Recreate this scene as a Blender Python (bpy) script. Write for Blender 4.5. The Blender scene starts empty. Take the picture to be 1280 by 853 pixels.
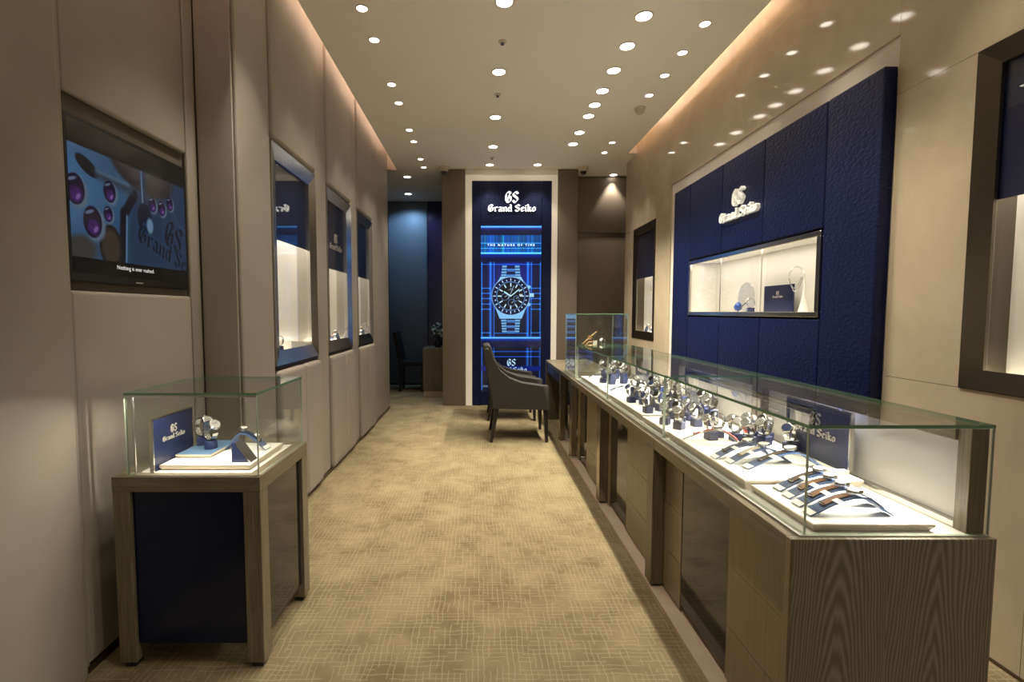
import bpy, bmesh, math, random
import numpy as np
from mathutils import Vector, Matrix, Euler

random.seed(7)
S = bpy.context.scene
COL = S.collection

# ------------------------------------------------------------------ camera, world, exposure
cam_d = bpy.data.cameras.new('camera')
cam = bpy.data.objects.new('camera', cam_d); COL.objects.link(cam)
cam.location = (0, 0, 1.3)
cam.rotation_euler = (math.radians(90) - math.atan(36.5 / 600.0), 0, 0)
cam_d.sensor_width = 36.0
cam_d.lens = 36.0 * 600.0 / 1280.0
cam_d.shift_x = 40.0 / 1280.0
cam_d.clip_start = 0.02
S.camera = cam

w = bpy.data.worlds.new('world'); S.world = w; w.use_nodes = True
w.node_tree.nodes['Background'].inputs[0].default_value = (1.0, 0.93, 0.84, 1)
w.node_tree.nodes['Background'].inputs[1].default_value = 0.25

S.view_settings.view_transform = 'Standard'
S.view_settings.look = 'None'
S.view_settings.exposure = 0.6
S.view_settings.gamma = 1.0
S.view_settings.use_curve_mapping = False
S.cycles.use_denoising = True
S.cycles.max_bounces = 10
S.cycles.transparent_max_bounces = 24
S.cycles.glossy_bounces = 6
S.cycles.diffuse_bounces = 5
S.cycles.sample_clamp_indirect = 6.0
S.cycles.caustics_reflective = True
S.cycles.blur_glossy = 1.0
S.cycles.caustics_refractive = False

WARM = (1.0, 0.925, 0.76)
NEUT = (1.0, 0.90, 0.76)
PINK = (1.0, 0.83, 0.69)
P_RC, P_C, P_L, P_R = 78.0, 23.0, 24.0, 15.0


def add_light(name, kind, loc, energy, color, rot=(0, 0, 0), **kw):
    d = bpy.data.lights.new(name, kind)
    d.energy = energy; d.color = color
    for k, v in kw.items():
        setattr(d, k, v)
    o = bpy.data.objects.new(name, d); COL.objects.link(o)
    o.location = loc; o.rotation_euler = rot
    return o


# warm strips hidden above the ceiling edge, in the two coves
add_light('cove_light', 'AREA', (-1.09, 2.6, 3.345), 30.0, PINK, (0, math.radians(200), 0), shape='RECTANGLE', size=0.03, size_y=7.6)
add_light('cove_light', 'AREA', (1.765, 2.2, 3.345), 30.0, PINK, (0, math.radians(160), 0), shape='RECTANGLE', size=0.03, size_y=7.2)

# ------------------------------------------------------------------ materials
def new_mat(name):
    m = bpy.data.materials.new(name); m.use_nodes = True
    nt = m.node_tree
    return m, nt, nt.nodes['Principled BSDF']


def N(nt, t, **kw):
    n = nt.nodes.new(t)
    for k, v in kw.items():
        if k.startswith('i_'):
            key = k[2:]
            key = int(key) if key.isdigit() else key.replace('_', ' ')
            n.inputs[key].default_value = v
        else:
            setattr(n, k, v)
    return n


def lk(nt, a, ao, b, bi):
    nt.links.new(a.outputs[ao], b.inputs[bi])


def math_n(nt, op, a=None, b=None, c=None):
    n = nt.nodes.new('ShaderNodeMath'); n.operation = op
    for i, v in enumerate((a, b, c)):
        if v is None:
            continue
        if isinstance(v, (int, float)):
            n.inputs[i].default_value = v
        else:
            nt.links.new(v, n.inputs[i])
    return n.outputs[0]


def simple(name, col, rough=0.5, metal=0.0, bump=0.0, bscale=200.0, spec=0.5, var=0.0, vscale=6.0, emit=None, estr=0.0, sheen=0.0, stretch=None):
    m, nt, p = new_mat(name)
    p.inputs['Base Color'].default_value = (*col, 1)
    p.inputs['Roughness'].default_value = rough
    p.inputs['Metallic'].default_value = metal
    p.inputs['Specular IOR Level'].default_value = spec
    if sheen:
        p.inputs['Sheen Weight'].default_value = sheen
    tc = N(nt, 'ShaderNodeTexCoord')
    src = (tc, 'Object')
    if stretch:
        mp = N(nt, 'ShaderNodeMapping'); mp.inputs['Scale'].default_value = stretch
        lk(nt, tc, 'Object', mp, 0); src = (mp, 0)
    if var:
        no = N(nt, 'ShaderNodeTexNoise'); no.inputs['Scale'].default_value = vscale; no.inputs['Detail'].default_value = 4
        lk(nt, src[0], src[1], no, 'Vector')
        cr = N(nt, 'ShaderNodeValToRGB')
        cr.color_ramp.elements[0].position = 0.3; cr.color_ramp.elements[1].position = 0.7
        cr.color_ramp.elements[0].color = (*[c * (1 - var) for c in col], 1)
        cr.color_ramp.elements[1].color = (*[min(1, c * (1 + var)) for c in col], 1)
        lk(nt, no, 'Fac', cr, 0); lk(nt, cr, 0, p, 'Base Color')
    if bump:
        no = N(nt, 'ShaderNodeTexNoise'); no.inputs['Scale'].default_value = bscale; no.inputs['Detail'].default_value = 2
        lk(nt, src[0], src[1], no, 'Vector')
        b = N(nt, 'ShaderNodeBump'); b.inputs['Strength'].default_value = bump; b.inputs['Distance'].default_value = 0.005 if bump >= 1 else 0.002
        lk(nt, no, 'Fac', b, 'Height'); lk(nt, b, 0, p, 'Normal')
    if emit:
        p.inputs['Emission Color'].default_value = (*emit, 1)
        p.inputs['Emission Strength'].default_value = estr
    return m


def glass_mat(name, tint=(0.97, 0.985, 0.975), ior=1.45, rough=0.0, boost=1.0):
    m, nt, p = new_mat(name); nt.nodes.remove(p)
    out = nt.nodes['Material Output']
    tr = N(nt, 'ShaderNodeBsdfTransparent'); tr.inputs[0].default_value = (*tint, 1)
    gl = N(nt, 'ShaderNodeBsdfGlossy'); gl.inputs['Roughness'].default_value = rough
    fr = N(nt, 'ShaderNodeFresnel'); fr.inputs[0].default_value = ior
    # same reflectance whichever side of the pane is looked at
    geo = N(nt, 'ShaderNodeNewGeometry')
    fr2 = N(nt, 'ShaderNodeLayerWeight'); fr2.inputs[0].default_value = 0.5
    f = math_n(nt, 'POWER', fr2.outputs['Facing'], 5.0)
    f = math_n(nt, 'MULTIPLY_ADD', f, 0.95 * boost, 0.045 * boost)
    nt.nodes.remove(fr)
    mx = N(nt, 'ShaderNodeMixShader')
    nt.links.new(f, mx.inputs[0]); lk(nt, tr, 0, mx, 1); lk(nt, gl, 0, mx, 2)
    lk(nt, mx, 0, out, 0)
    return m


def wood_mat(name, dark, light, axis='Z', scale=60.0, rough=0.42, cath=False):
    m, nt, p = new_mat(name)
    tc = N(nt, 'ShaderNodeTexCoord')
    mp = N(nt, 'ShaderNodeMapping')
    sc = [1, 1, 1]; sc['XYZ'.index(axis)] = 0.035
    mp.inputs['Scale'].default_value = sc
    lk(nt, tc, 'Object', mp, 0)
    fine = N(nt, 'ShaderNodeTexNoise'); fine.inputs['Scale'].default_value = scale; fine.inputs['Detail'].default_value = 5; fine.inputs['Roughness'].default_value = 0.6
    lk(nt, mp, 0, fine, 'Vector')
    val = fine.outputs['Fac']
    lo, hi = 0.34, 0.68
    if cath:
        # plain-sawn veneer: tall nested arches, mirrored leaf by leaf
        sx = N(nt, 'ShaderNodeSeparateXYZ'); lk(nt, tc, 'Object', sx, 0)
        wob = N(nt, 'ShaderNodeTexNoise'); wob.inputs['Scale'].default_value = 5.0; wob.inputs['Detail'].default_value = 2
        m2 = N(nt, 'ShaderNodeMapping'); m2.inputs['Scale'].default_value = (1, 1, 0.35); lk(nt, tc, 'Object', m2, 0); lk(nt, m2, 0, wob, 'Vector')
        u = math_n(nt, 'PINGPONG', math_n(nt, 'ADD', sx.outputs[0], 0.135), 0.125)
        u = math_n(nt, 'MULTIPLY_ADD', wob.outputs['Fac'], 0.07, math_n(nt, 'SUBTRACT', u, 0.035))
        vz = math_n(nt, 'MULTIPLY', math_n(nt, 'SUBTRACT', sx.outputs[2], -0.10), 0.085)
        d = math_n(nt, 'SQRT', math_n(nt, 'ADD', math_n(nt, 'MULTIPLY', u, u), math_n(nt, 'MULTIPLY', vz, vz)))
        fr = math_n(nt, 'FRACT', math_n(nt, 'MULTIPLY_ADD', d, 140.0, math_n(nt, 'MULTIPLY', fine.outputs['Fac'], 1.1)))
        tri = math_n(nt, 'MULTIPLY', math_n(nt, 'ABSOLUTE', math_n(nt, 'SUBTRACT', fr, 0.5)), 1.5)
        val = math_n(nt, 'MULTIPLY_ADD', fine.outputs['Fac'], 0.35, tri)
        lo, hi = 0.30, 1.0
    cr = N(nt, 'ShaderNodeValToRGB')
    cr.color_ramp.elements[0].position = lo; cr.color_ramp.elements[1].position = hi
    cr.color_ramp.elements[0].color = (*dark, 1); cr.color_ramp.elements[1].color = (*light, 1)
    nt.links.new(val, cr.inputs[0]); lk(nt, cr, 0, p, 'Base Color')
    p.inputs['Roughness'].default_value = rough
    b = N(nt, 'ShaderNodeBump'); b.inputs['Strength'].default_value = 0.12; b.inputs['Distance'].default_value = 0.001
    nt.links.new(val, b.inputs['Height']); lk(nt, b, 0, p, 'Normal')
    return m


def carpet_mat():
    m, nt, p = new_mat('carpet')
    tc = N(nt, 'ShaderNodeTexCoord')
    sx = N(nt, 'ShaderNodeSeparateXYZ'); lk(nt, tc, 'Object', sx, 0)
    wob = N(nt, 'ShaderNodeTexNoise'); wob.inputs['Scale'].default_value = 9.0; wob.inputs['Detail'].default_value = 2
    lk(nt, tc, 'Object', wob, 'Vector')

    def lines(a, bb, freq, seg, seed, thr):
        v = math_n(nt, 'MULTIPLY_ADD', wob.outputs['Fac'], 1.3, math_n(nt, 'MULTIPLY', a, freq))
        cell = math_n(nt, 'FLOOR', v)
        fr = math_n(nt, 'ABSOLUTE', math_n(nt, 'SUBTRACT', math_n(nt, 'FRACT', v), 0.5))
        line = math_n(nt, 'LESS_THAN', fr, 0.085)
        cx = N(nt, 'ShaderNodeCombineXYZ')
        nt.links.new(math_n(nt, 'MULTIPLY', cell, 3.17), cx.inputs[0])
        nt.links.new(math_n(nt, 'MULTIPLY', bb, seg), cx.inputs[1])
        cx.inputs[2].default_value = seed
        no = N(nt, 'ShaderNodeTexNoise'); no.inputs['Scale'].default_value = 1.0; no.inputs['Detail'].default_value = 1
        lk(nt, cx, 0, no, 'Vector')
        on = math_n(nt, 'GREATER_THAN', no.outputs['Fac'], thr)
        return math_n(nt, 'MULTIPLY', line, on)
    l1 = lines(sx.outputs[0], sx.outputs[1], 46.0, 7.0, 1.0, 0.47)
    l2 = lines(sx.outputs[1], sx.outputs[0], 46.0, 7.0, 7.7, 0.47)
    ln = math_n(nt, 'MAXIMUM', l1, l2)
    big = N(nt, 'ShaderNodeTexNoise'); big.inputs['Scale'].default_value = 5.0; big.inputs['Detail'].default_value = 5; big.inputs['Roughness'].default_value = 0.6
    lk(nt, tc, 'Object', big, 'Vector')
    cr = N(nt, 'ShaderNodeValToRGB')
    cr.color_ramp.elements[0].position = 0.36; cr.color_ramp.elements[1].position = 0.66
    cr.color_ramp.elements[0].color = (0.175, 0.132, 0.071, 1); cr.color_ramp.elements[1].color = (0.275, 0.218, 0.125, 1)
    lk(nt, big, 'Fac', cr, 0)
    mx = N(nt, 'ShaderNodeMix', data_type='RGBA'); mx.inputs[7].default_value = (0.37, 0.312, 0.196, 1)
    f = math_n(nt, 'MULTIPLY', ln, 0.55)
    nt.links.new(f, mx.inputs[0]); lk(nt, cr, 0, mx, 6); nt.links.new(mx.outputs[2], p.inputs['Base Color'])
    p.inputs['Roughness'].default_value = 0.95; p.inputs['Specular IOR Level'].default_value = 0.1
    fine = N(nt, 'ShaderNodeTexNoise'); fine.inputs['Scale'].default_value = 420.0
    lk(nt, tc, 'Object', fine, 'Vector')
    hgt = math_n(nt, 'MULTIPLY_ADD', ln, 0.6, fine.outputs['Fac'])
    b = N(nt, 'ShaderNodeBump'); b.inputs['Strength'].default_value = 0.35; b.inputs['Distance'].default_value = 0.004
    nt.links.new(hgt, b.inputs['Height']); lk(nt, b, 0, p, 'Normal')
    return m


def marble_mat():
    m, nt, p = new_mat('cream_marble')
    tc = N(nt, 'ShaderNodeTexCoord')
    big = N(nt, 'ShaderNodeTexNoise'); big.inputs['Scale'].default_value = 2.2; big.inputs['Detail'].default_value = 8; big.inputs['Roughness'].default_value = 0.62
    big.inputs['Distortion'].default_value = 0.6
    lk(nt, tc, 'Object', big, 'Vector')
    cr = N(nt, 'ShaderNodeValToRGB')
    cr.color_ramp.elements[0].position = 0.3; cr.color_ramp.elements[1].position = 0.72
    cr.color_ramp.elements[0].color = (0.47, 0.38, 0.262, 1); cr.color_ramp.elements[1].color = (0.58, 0.48, 0.335, 1)
    lk(nt, big, 'Fac', cr, 0)
    mp = N(nt, 'ShaderNodeMapping'); mp.inputs['Rotation'].default_value = (0.6, 0, 0); mp.inputs['Scale'].default_value = (1, 0.7, 1.5)
    lk(nt, tc, 'Object', mp, 0)
    vn = N(nt, 'ShaderNodeTexNoise'); vn.inputs['Scale'].default_value = 1.7; vn.inputs['Detail'].default_value = 3; vn.inputs['Distortion'].default_value = 0.5
    lk(nt, mp, 0, vn, 'Vector')
    d = math_n(nt, 'ABSOLUTE', math_n(nt, 'SUBTRACT', vn.outputs['Fac'], 0.5))
    vein = math_n(nt, 'SUBTRACT', 1.0, math_n(nt, 'MINIMUM', math_n(nt, 'MULTIPLY', d, 34.0), 1.0))
    gate = N(nt, 'ShaderNodeTexNoise'); gate.inputs['Scale'].default_value = 1.1
    lk(nt, tc, 'Object', gate, 'Vector')
    g = math_n(nt, 'MULTIPLY', vein, math_n(nt, 'MULTIPLY_ADD', math_n(nt, 'MAXIMUM', gate.outputs['Fac'], 0.5), 6.0, -3.0))
    mx = N(nt, 'ShaderNodeMix', data_type='RGBA'); mx.inputs[7].default_value = (0.70, 0.60, 0.45, 1)
    nt.links.new(math_n(nt, 'MULTIPLY', g, 0.28), mx.inputs[0]); lk(nt, cr, 0, mx, 6)
    nt.links.new(mx.outputs[2], p.inputs['Base Color'])
    p.inputs['Roughness'].default_value = 0.07
    p.inputs['Specular IOR Level'].default_value = 0.62
    return m


def image_mat(name, arr, strength):
    """emissive screen showing a picture drawn below with numpy"""
    h_, w_, _ = arr.shape
    img = bpy.data.images.new(name, w_, h_, alpha=False)
    px = np.ones((h_, w_, 4), np.float32); px[..., :3] = np.clip(arr, 0, 1)[::-1]
    img.pixels.foreach_set(px.ravel()); img.pack()
    m, nt, p = new_mat(name)
    t = N(nt, 'ShaderNodeTexImage'); t.image = img; t.extension = 'EXTEND'
    uv = N(nt, 'ShaderNodeUVMap'); lk(nt, uv, 0, t, 'Vector')
    p.inputs['Base Color'].default_value = (0.01, 0.01, 0.012, 1)
    p.inputs['Roughness'].default_value = 0.12
    lk(nt, t, 0, p, 'Emission Color'); p.inputs['Emission Strength'].default_value = strength
    return m


M_CARPET = carpet_mat()
M_MARBLE = marble_mat()
M_CEIL = simple('ceiling_paint', (0.90, 0.86, 0.775), 0.85, spec=0.2)
M_FAB = simple('taupe_leather', (0.300, 0.262, 0.222), 0.46, bump=0.12, bscale=500, spec=0.35, var=0.05, vscale=3.0)
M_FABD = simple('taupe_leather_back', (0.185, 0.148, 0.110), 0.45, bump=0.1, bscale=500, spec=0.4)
M_BACKW = simple('wall_backing', (0.10, 0.08, 0.06), 0.8)
M_COVE = simple('cove_paint', (0.68, 0.57, 0.48), 0.8)
M_NAVY = simple('navy_leather', (0.0040, 0.0080, 0.046), 0.40, bump=1.0, bscale=42, spec=0.28, stretch=(1, 1, 1.6))
M_NAVYS = simple('navy_smooth', (0.007, 0.013, 0.055), 0.35, spec=0.5)
M_NAVYB = simple('navy_block', (0.012, 0.022, 0.085), 0.45)
M_NAVYR = simple('navy_suede_ramp', (0.045, 0.085, 0.19), 0.5)
M_BLUE = simple('blue_suede', (0.075, 0.155, 0.27), 0.75, bump=0.2, bscale=600)
M_DGLASS = simple('dark_glass_panel', (0.012, 0.011, 0.014), 0.06, spec=0.5)
M_NGLASS = simple('navy_glass_panel', (0.002, 0.0055, 0.024), 0.06, spec=0.25)
M_WOOD = wood_mat('grey_oak', (0.095, 0.076, 0.046), (0.190, 0.155, 0.098), 'Z', 170.0, rough=0.38)
M_WOODY = wood_mat('grey_oak_rail', (0.105, 0.084, 0.052), (0.195, 0.160, 0.102), 'Y', 170.0, rough=0.36)
M_WOODX = wood_mat('grey_oak_cross', (0.105, 0.084, 0.052), (0.195, 0.160, 0.102), 'X', 170.0, rough=0.36)
M_TILE = wood_mat('oak_tile', (0.190, 0.144, 0.080), (0.245, 0.190, 0.112), 'Z', 110.0, rough=0.35)
M_END = wood_mat('limed_oak', (0.170, 0.147, 0.100), (0.350, 0.306, 0.218), 'Z', 60.0, rough=0.36, cath=True)
M_BRONZE = simple('brushed_bronze', (0.30, 0.255, 0.20), 0.26, metal=1.0, bump=0.05, bscale=300, stretch=(1, 1, 0.05))
M_BRONZED = simple('dark_bronze_frame', (0.145, 0.125, 0.10), 0.30, metal=1.0)
M_STEEL = simple('brushed_steel', (0.62, 0.60, 0.57), 0.20, metal=1.0)
M_CHROME = simple('polished_steel', (0.62, 0.61, 0.59), 0.20, metal=1.0)
M_GOLD = simple('rose_gold', (0.85, 0.55, 0.32), 0.18, metal=1.0)
M_BLACK = simple('black_plastic', (0.008, 0.008, 0.008), 0.3)
M_RUBBER = simple('black_rubber', (0.012, 0.012, 0.012), 0.7)
M_WHITE = simple('white_lacquer', (0.78, 0.76, 0.70), 0.4)
M_TRAY = simple('cream_suede', (0.80, 0.78, 0.72), 0.7)
M_TRAYE = simple('champagne_edge', (0.52, 0.45, 0.35), 0.35)
M_LINER = simple('case_floor', (0.46, 0.44, 0.38), 0.35)
M_FROST = simple('frosted_panel', (0.52, 0.50, 0.45), 0.35)
M_PLINTH = simple('beige_plinth', (0.50, 0.385, 0.275), 0.5, var=0.06, vscale=25.0)
M_CHAIR = simple('brown_upholstery', (0.019, 0.0145, 0.011), 0.75, bump=0.3, bscale=700, sheen=0.06)
M_LEG = simple('dark_wood_leg', (0.012, 0.009, 0.007), 0.35)
M_GLASS = glass_mat('clear_glass')
M_WINGLASS = glass_mat('window_glass', (0.99, 0.99, 0.985), boost=0.9)
M_EDGE = simple('green_glass_edge', (0.13, 0.25, 0.15), 0.15, spec=0.8)
M_EDGEV = simple('pale_glass_edge', (0.36, 0.42, 0.33), 0.2, spec=0.8)
M_ACRYL = glass_mat('clear_acrylic', (0.93, 0.94, 0.94), boost=1.8)
M_LAMP = simple('lamp_lens', (1, 1, 1), 0.4, emit=(1.0, 0.92, 0.78), estr=6.0)
M_LAMPB = simple('cool_lamp_lens', (1, 1, 1), 0.4, emit=(0.75, 0.92, 1.0), estr=6.0)
M_SIGN = simple('lit_white_letter', (0.9, 0.9, 0.86), 0.4, emit=(1.0, 0.96, 0.86), estr=1.15)
M_SIGNC = simple('white_letter', (0.88, 0.87, 0.82), 0.35, emit=(1.0, 0.97, 0.88), estr=0.10)
M_SILV = simple('silver_letter', (0.75, 0.70, 0.62), 0.3, metal=0.6)
M_LBOX = simple('backlit_strip', (0.7, 0.64, 0.56), 0.5, emit=(1.0, 0.86, 0.62), estr=0.16)
M_RECESS = simple('recess_paint', (0.80, 0.71, 0.62), 0.6)
M_DIALW = simple('silver_dial', (0.66, 0.63, 0.56), 0.35)
M_DIALS = simple('grey_dial', (0.30, 0.29, 0.27), 0.3)
M_DIALB = simple('blue_dial', (0.02, 0.04, 0.14), 0.25)
M_DIALK = simple('black_dial', (0.012, 0.012, 0.014), 0.25)
M_TAN = simple('tan_strap', (0.20, 0.085, 0.032), 0.5)
M_DKBROWN = simple('dark_brown_strap', (0.05, 0.026, 0.016), 0.5)
M_NAVYSTRAP = simple('navy_strap', (0.012, 0.018, 0.05), 0.5)
M_CLEARSTRAP = simple('pale_strap', (0.60, 0.58, 0.58), 0.4)
M_RED = simple('red_stitch', (0.55, 0.05, 0.05), 0.5)
M_TAG = simple('white_tag', (0.88, 0.87, 0.84), 0.5)
M_CHARC = simple('blue_grey_panel', (0.13, 0.145, 0.17), 0.5, bump=0.1)
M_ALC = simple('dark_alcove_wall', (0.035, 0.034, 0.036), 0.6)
M_NAVYG = simple('navy_gloss', (0.006, 0.008, 0.045), 0.15, spec=0.7)
M_BLKCH = simple('black_chair_fabric', (0.010, 0.010, 0.012), 0.7)
M_PETAL = simple('pale_flower', (0.55, 0.62, 0.55), 0.7)
M_LEAF = simple('dark_leaf', (0.05, 0.10, 0.05), 0.6)
M_VASE = simple('dark_vase', (0.02, 0.02, 0.025), 0.15)
M_CAMW = simple('camera_housing', (0.62, 0.56, 0.46), 0.45)
M_WHITEEMIT = simple('white_caption', (0.7, 0.7, 0.7), 0.5, emit=(1, 1, 1), estr=0.35)
M_CAPBLUE = simple('pale_blue_caption', (0.7, 0.7, 0.7), 0.5, emit=(0.65, 0.88, 1), estr=1.1)

# ------------------------------------------------------------------ mesh builder
ORG = {}


class M:
    def __init__(self):
        self.v = []; self.f = []; self.mi = []; self.uv = {}

    def _add(self, vs, fs, mi=0):
        o = len(self.v)
        self.v += [tuple(p) for p in vs]
        for q in fs:
            self.f.append([i + o for i in q]); self.mi.append(mi)
        return self

    def box(self, x0, x1, y0, y1, z0, z1, b=0.0, seg=2, mi=0):
        if x0 > x1: x0, x1 = x1, x0
        if y0 > y1: y0, y1 = y1, y0
        if z0 > z1: z0, z1 = z1, z0
        vs = [(x, y, z) for x in (x0, x1) for y in (y0, y1) for z in (z0, z1)]
        fs = [(0, 1, 3, 2), (4, 6, 7, 5), (0, 4, 5, 1), (2, 3, 7, 6), (0, 2, 6, 4), (1, 5, 7, 3)]
        if not b:
            return self._add(vs, fs, mi)
        bm = bmesh.new()
        bv = [bm.verts.new(p) for p in vs]
        for q in fs: bm.faces.new([bv[i] for i in q])
        bmesh.ops.recalc_face_normals(bm, faces=bm.faces)
        bmesh.ops.bevel(bm, geom=bm.edges[:], offset=b, segments=seg, profile=0.6, affect='EDGES')
        return self.bm(bm, mi)

    def bm(self, bm, mi=0):
        bm.verts.index_update()
        self._add([p.co for p in bm.verts], [[q.index for q in f.verts] for f in bm.faces], mi)
        bm.free(); return self

    def quad(self, *p, mi=0):
        return self._add(p, [tuple(range(len(p)))], mi)

    def prism(self, poly, ax, a0, a1, mi=0):
        """polygon of 2-D points, extruded along axis ax (the other two axes keep their order)"""
        n = len(poly)
        def pt(q, a):
            r = [q[0], q[1]]; r.insert(ax, a); return tuple(r)
        vs = [pt(q, a0) for q in poly] + [pt(q, a1) for q in poly]
        fs = [tuple(range(n))[::-1], tuple(range(n, 2 * n))] + [(i, (i + 1) % n, n + (i + 1) % n, n + i) for i in range(n)]
        return self._add(vs, fs, mi)

    def lathe(self, prof, c=(0, 0, 0), n=20, mat=None, mi=0):
        vs = []; fs = []
        for r, z in prof:
            for k in range(n):
                a = 2 * math.pi * k / n
                vs.append(Vector((r * math.cos(a), r * math.sin(a), z)))
        if mat is not None: vs = [mat @ p for p in vs]
        vs = [p + Vector(c) for p in vs]
        m_ = len(prof)
        for j in range(m_ - 1):
            for k in range(n):
                fs.append((j * n + k, j * n + (k + 1) % n, (j + 1) * n + (k + 1) % n, (j + 1) * n + k))
        if prof[0][0] > 1e-6: fs.append(tuple(range(n))[::-1])
        if prof[-1][0] > 1e-6: fs.append(tuple(range((m_ - 1) * n, m_ * n)))
        return self._add(vs, fs, mi)

    def tube(self, pts, r, n=8, mi=0, closed=False):
        pts = [Vector(p) for p in pts]; vs = []; fs = []
        m_ = len(pts)
        for i, p in enumerate(pts):
            a = pts[(i - 1) % m_] if (closed or i > 0) else p
            b = pts[(i + 1) % m_] if (closed or i < m_ - 1) else p
            d = (b - a).normalized()
            u = d.cross(Vector((0, 0, 1)))
            if u.length < 1e-4: u = d.cross(Vector((1, 0, 0)))
            u.normalize(); v_ = d.cross(u)
            rr = r[i] if isinstance(r, (list, tuple)) else r
            vs += [p + (u * math.cos(t) + v_ * math.sin(t)) * rr for t in [2 * math.pi * k / n for k in range(n)]]
        for i in range(m_ if closed else m_ - 1):
            j = (i + 1) % m_
            for k in range(n):
                fs.append((i * n + k, i * n + (k + 1) % n, j * n + (k + 1) % n, j * n + k))
        if not closed:
            fs.append(tuple(range(n))[::-1]); fs.append(tuple(range((m_ - 1) * n, m_ * n)))
        return self._add(vs, fs, mi)

    def strip(self, prof, y0, y1, t, mi=0):
        """curved sheet: prof = (x,z) points, thickness t downwards, from y0 to y1"""
        n = len(prof); top = []; bot = []
        for i, (x, z) in enumerate(prof):
            a = prof[max(i - 1, 0)]; b = prof[min(i + 1, n - 1)]
            d = Vector((b[0] - a[0], b[1] - a[1])).normalized()
            nx, nz = -d[1], d[0]
            top.append((x, z)); bot.append((x - nx * t, z - nz * t))
        vs = [(x, y, z) for (x, z) in top for y in (y0, y1)] + [(x, y, z) for (x, z) in bot for y in (y0, y1)]
        o = 2 * n; fs = []
        for i in range(n - 1):
            a = 2 * i
            fs += [(a, a + 1, a + 3, a + 2), (o + a, o + a + 2, o + a + 3, o + a + 1), (a, a + 2, o + a + 2, o + a), (a + 1, o + a + 1, o + a + 3, a + 3)]
        fs += [(0, o, o + 1, 1), (2 * n - 2, 2 * n - 1, o + 2 * n - 1, o + 2 * n - 2)]
        return self._add(vs, fs, mi)

    def build(self, name, mat, parent=None, smooth=False, origin=None, recalc=True):
        if parent is not None:
            org = ORG[parent.name]
        elif origin is not None:
            org = Vector(origin)
        else:
            xs = [p[0] for p in self.v]; ys = [p[1] for p in self.v]; zs = [p[2] for p in self.v]
            org = Vector(((min(xs) + max(xs)) / 2, (min(ys) + max(ys)) / 2, min(zs)))
        me = bpy.data.meshes.new(name)
        me.from_pydata([(p[0] - org[0], p[1] - org[1], p[2] - org[2]) for p in self.v], [], self.f)
        for mm in (mat if isinstance(mat, (list, tuple)) else [mat]): me.materials.append(mm)
        me.polygons.foreach_set('material_index', self.mi)
        if recalc:
            bm = bmesh.new(); bm.from_mesh(me)
            bmesh.ops.recalc_face_normals(bm, faces=bm.faces)
            bm.to_mesh(me); bm.free()
        if smooth:
            me.polygons.foreach_set('use_smooth', [True] * len(me.polygons))
            try: me.set_sharp_from_angle(angle=math.radians(42))
            except Exception: pass
        o = bpy.data.objects.new(name, me); COL.objects.link(o)
        if parent is None: o.location = org
        else: o.parent = parent
        ORG[o.name] = org.copy()
        return o


def tag(o, label=None, cat=None, group=None, kind=None):
    if label: o['label'] = label
    if cat: o['category'] = cat
    if group: o['group'] = group
    if kind: o['kind'] = kind
    return o


def thing(name, label, cat, loc=(0, 0, 0), group=None):
    o = bpy.data.objects.new(name, None); COL.objects.link(o)
    o.location = loc; o.empty_display_size = 0.05
    ORG[o.name] = Vector(loc)
    return tag(o, label, cat, group)


def dup(root, loc, rotz=0.0, label=None, group=None, mats=None, name=None, scale=None):
    r = root.copy(); COL.objects.link(r)
    r.location = loc; r.rotation_euler = (0, 0, rotz)
    if scale: r.scale = scale
    if label: r['label'] = label
    if group: r['group'] = group
    for ch in list(root.children):
        c = ch.copy(); COL.objects.link(c); c.parent = r
        if mats and ch.name.split('.')[0] in mats:
            c.data = c.data.copy(); c.data.materials.clear(); c.data.materials.append(mats[ch.name.split('.')[0]])
        for g in ch.children:
            d = g.copy(); COL.objects.link(d); d.parent = c
    ORG[r.name] = Vector(loc)
    return r


def struct(m, name, mat, parent=None, **kw):
    o = m.build(name, mat, parent, **kw)
    if parent is None: o['kind'] = 'structure'
    return o


def pane(m, x0, x1, y0, y1, z0, z1):
    """glass sheet: the two big faces clear (0), the thin edges green (1)"""
    d = (x1 - x0, y1 - y0, z1 - z0); ax = d.index(min(d))
    vs = [(x, y, z) for x in (x0, x1) for y in (y0, y1) for z in (z0, z1)]
    fs = [((0, 1, 3, 2), 0), ((4, 6, 7, 5), 0), ((0, 4, 5, 1), 1), ((2, 3, 7, 6), 1), ((0, 2, 6, 4), 2), ((1, 5, 7, 3), 2)]
    for q, a in fs:
        m._add([vs[i] for i in q], [(0, 1, 2, 3)], 0 if a == ax else 1)
    return m


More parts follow.
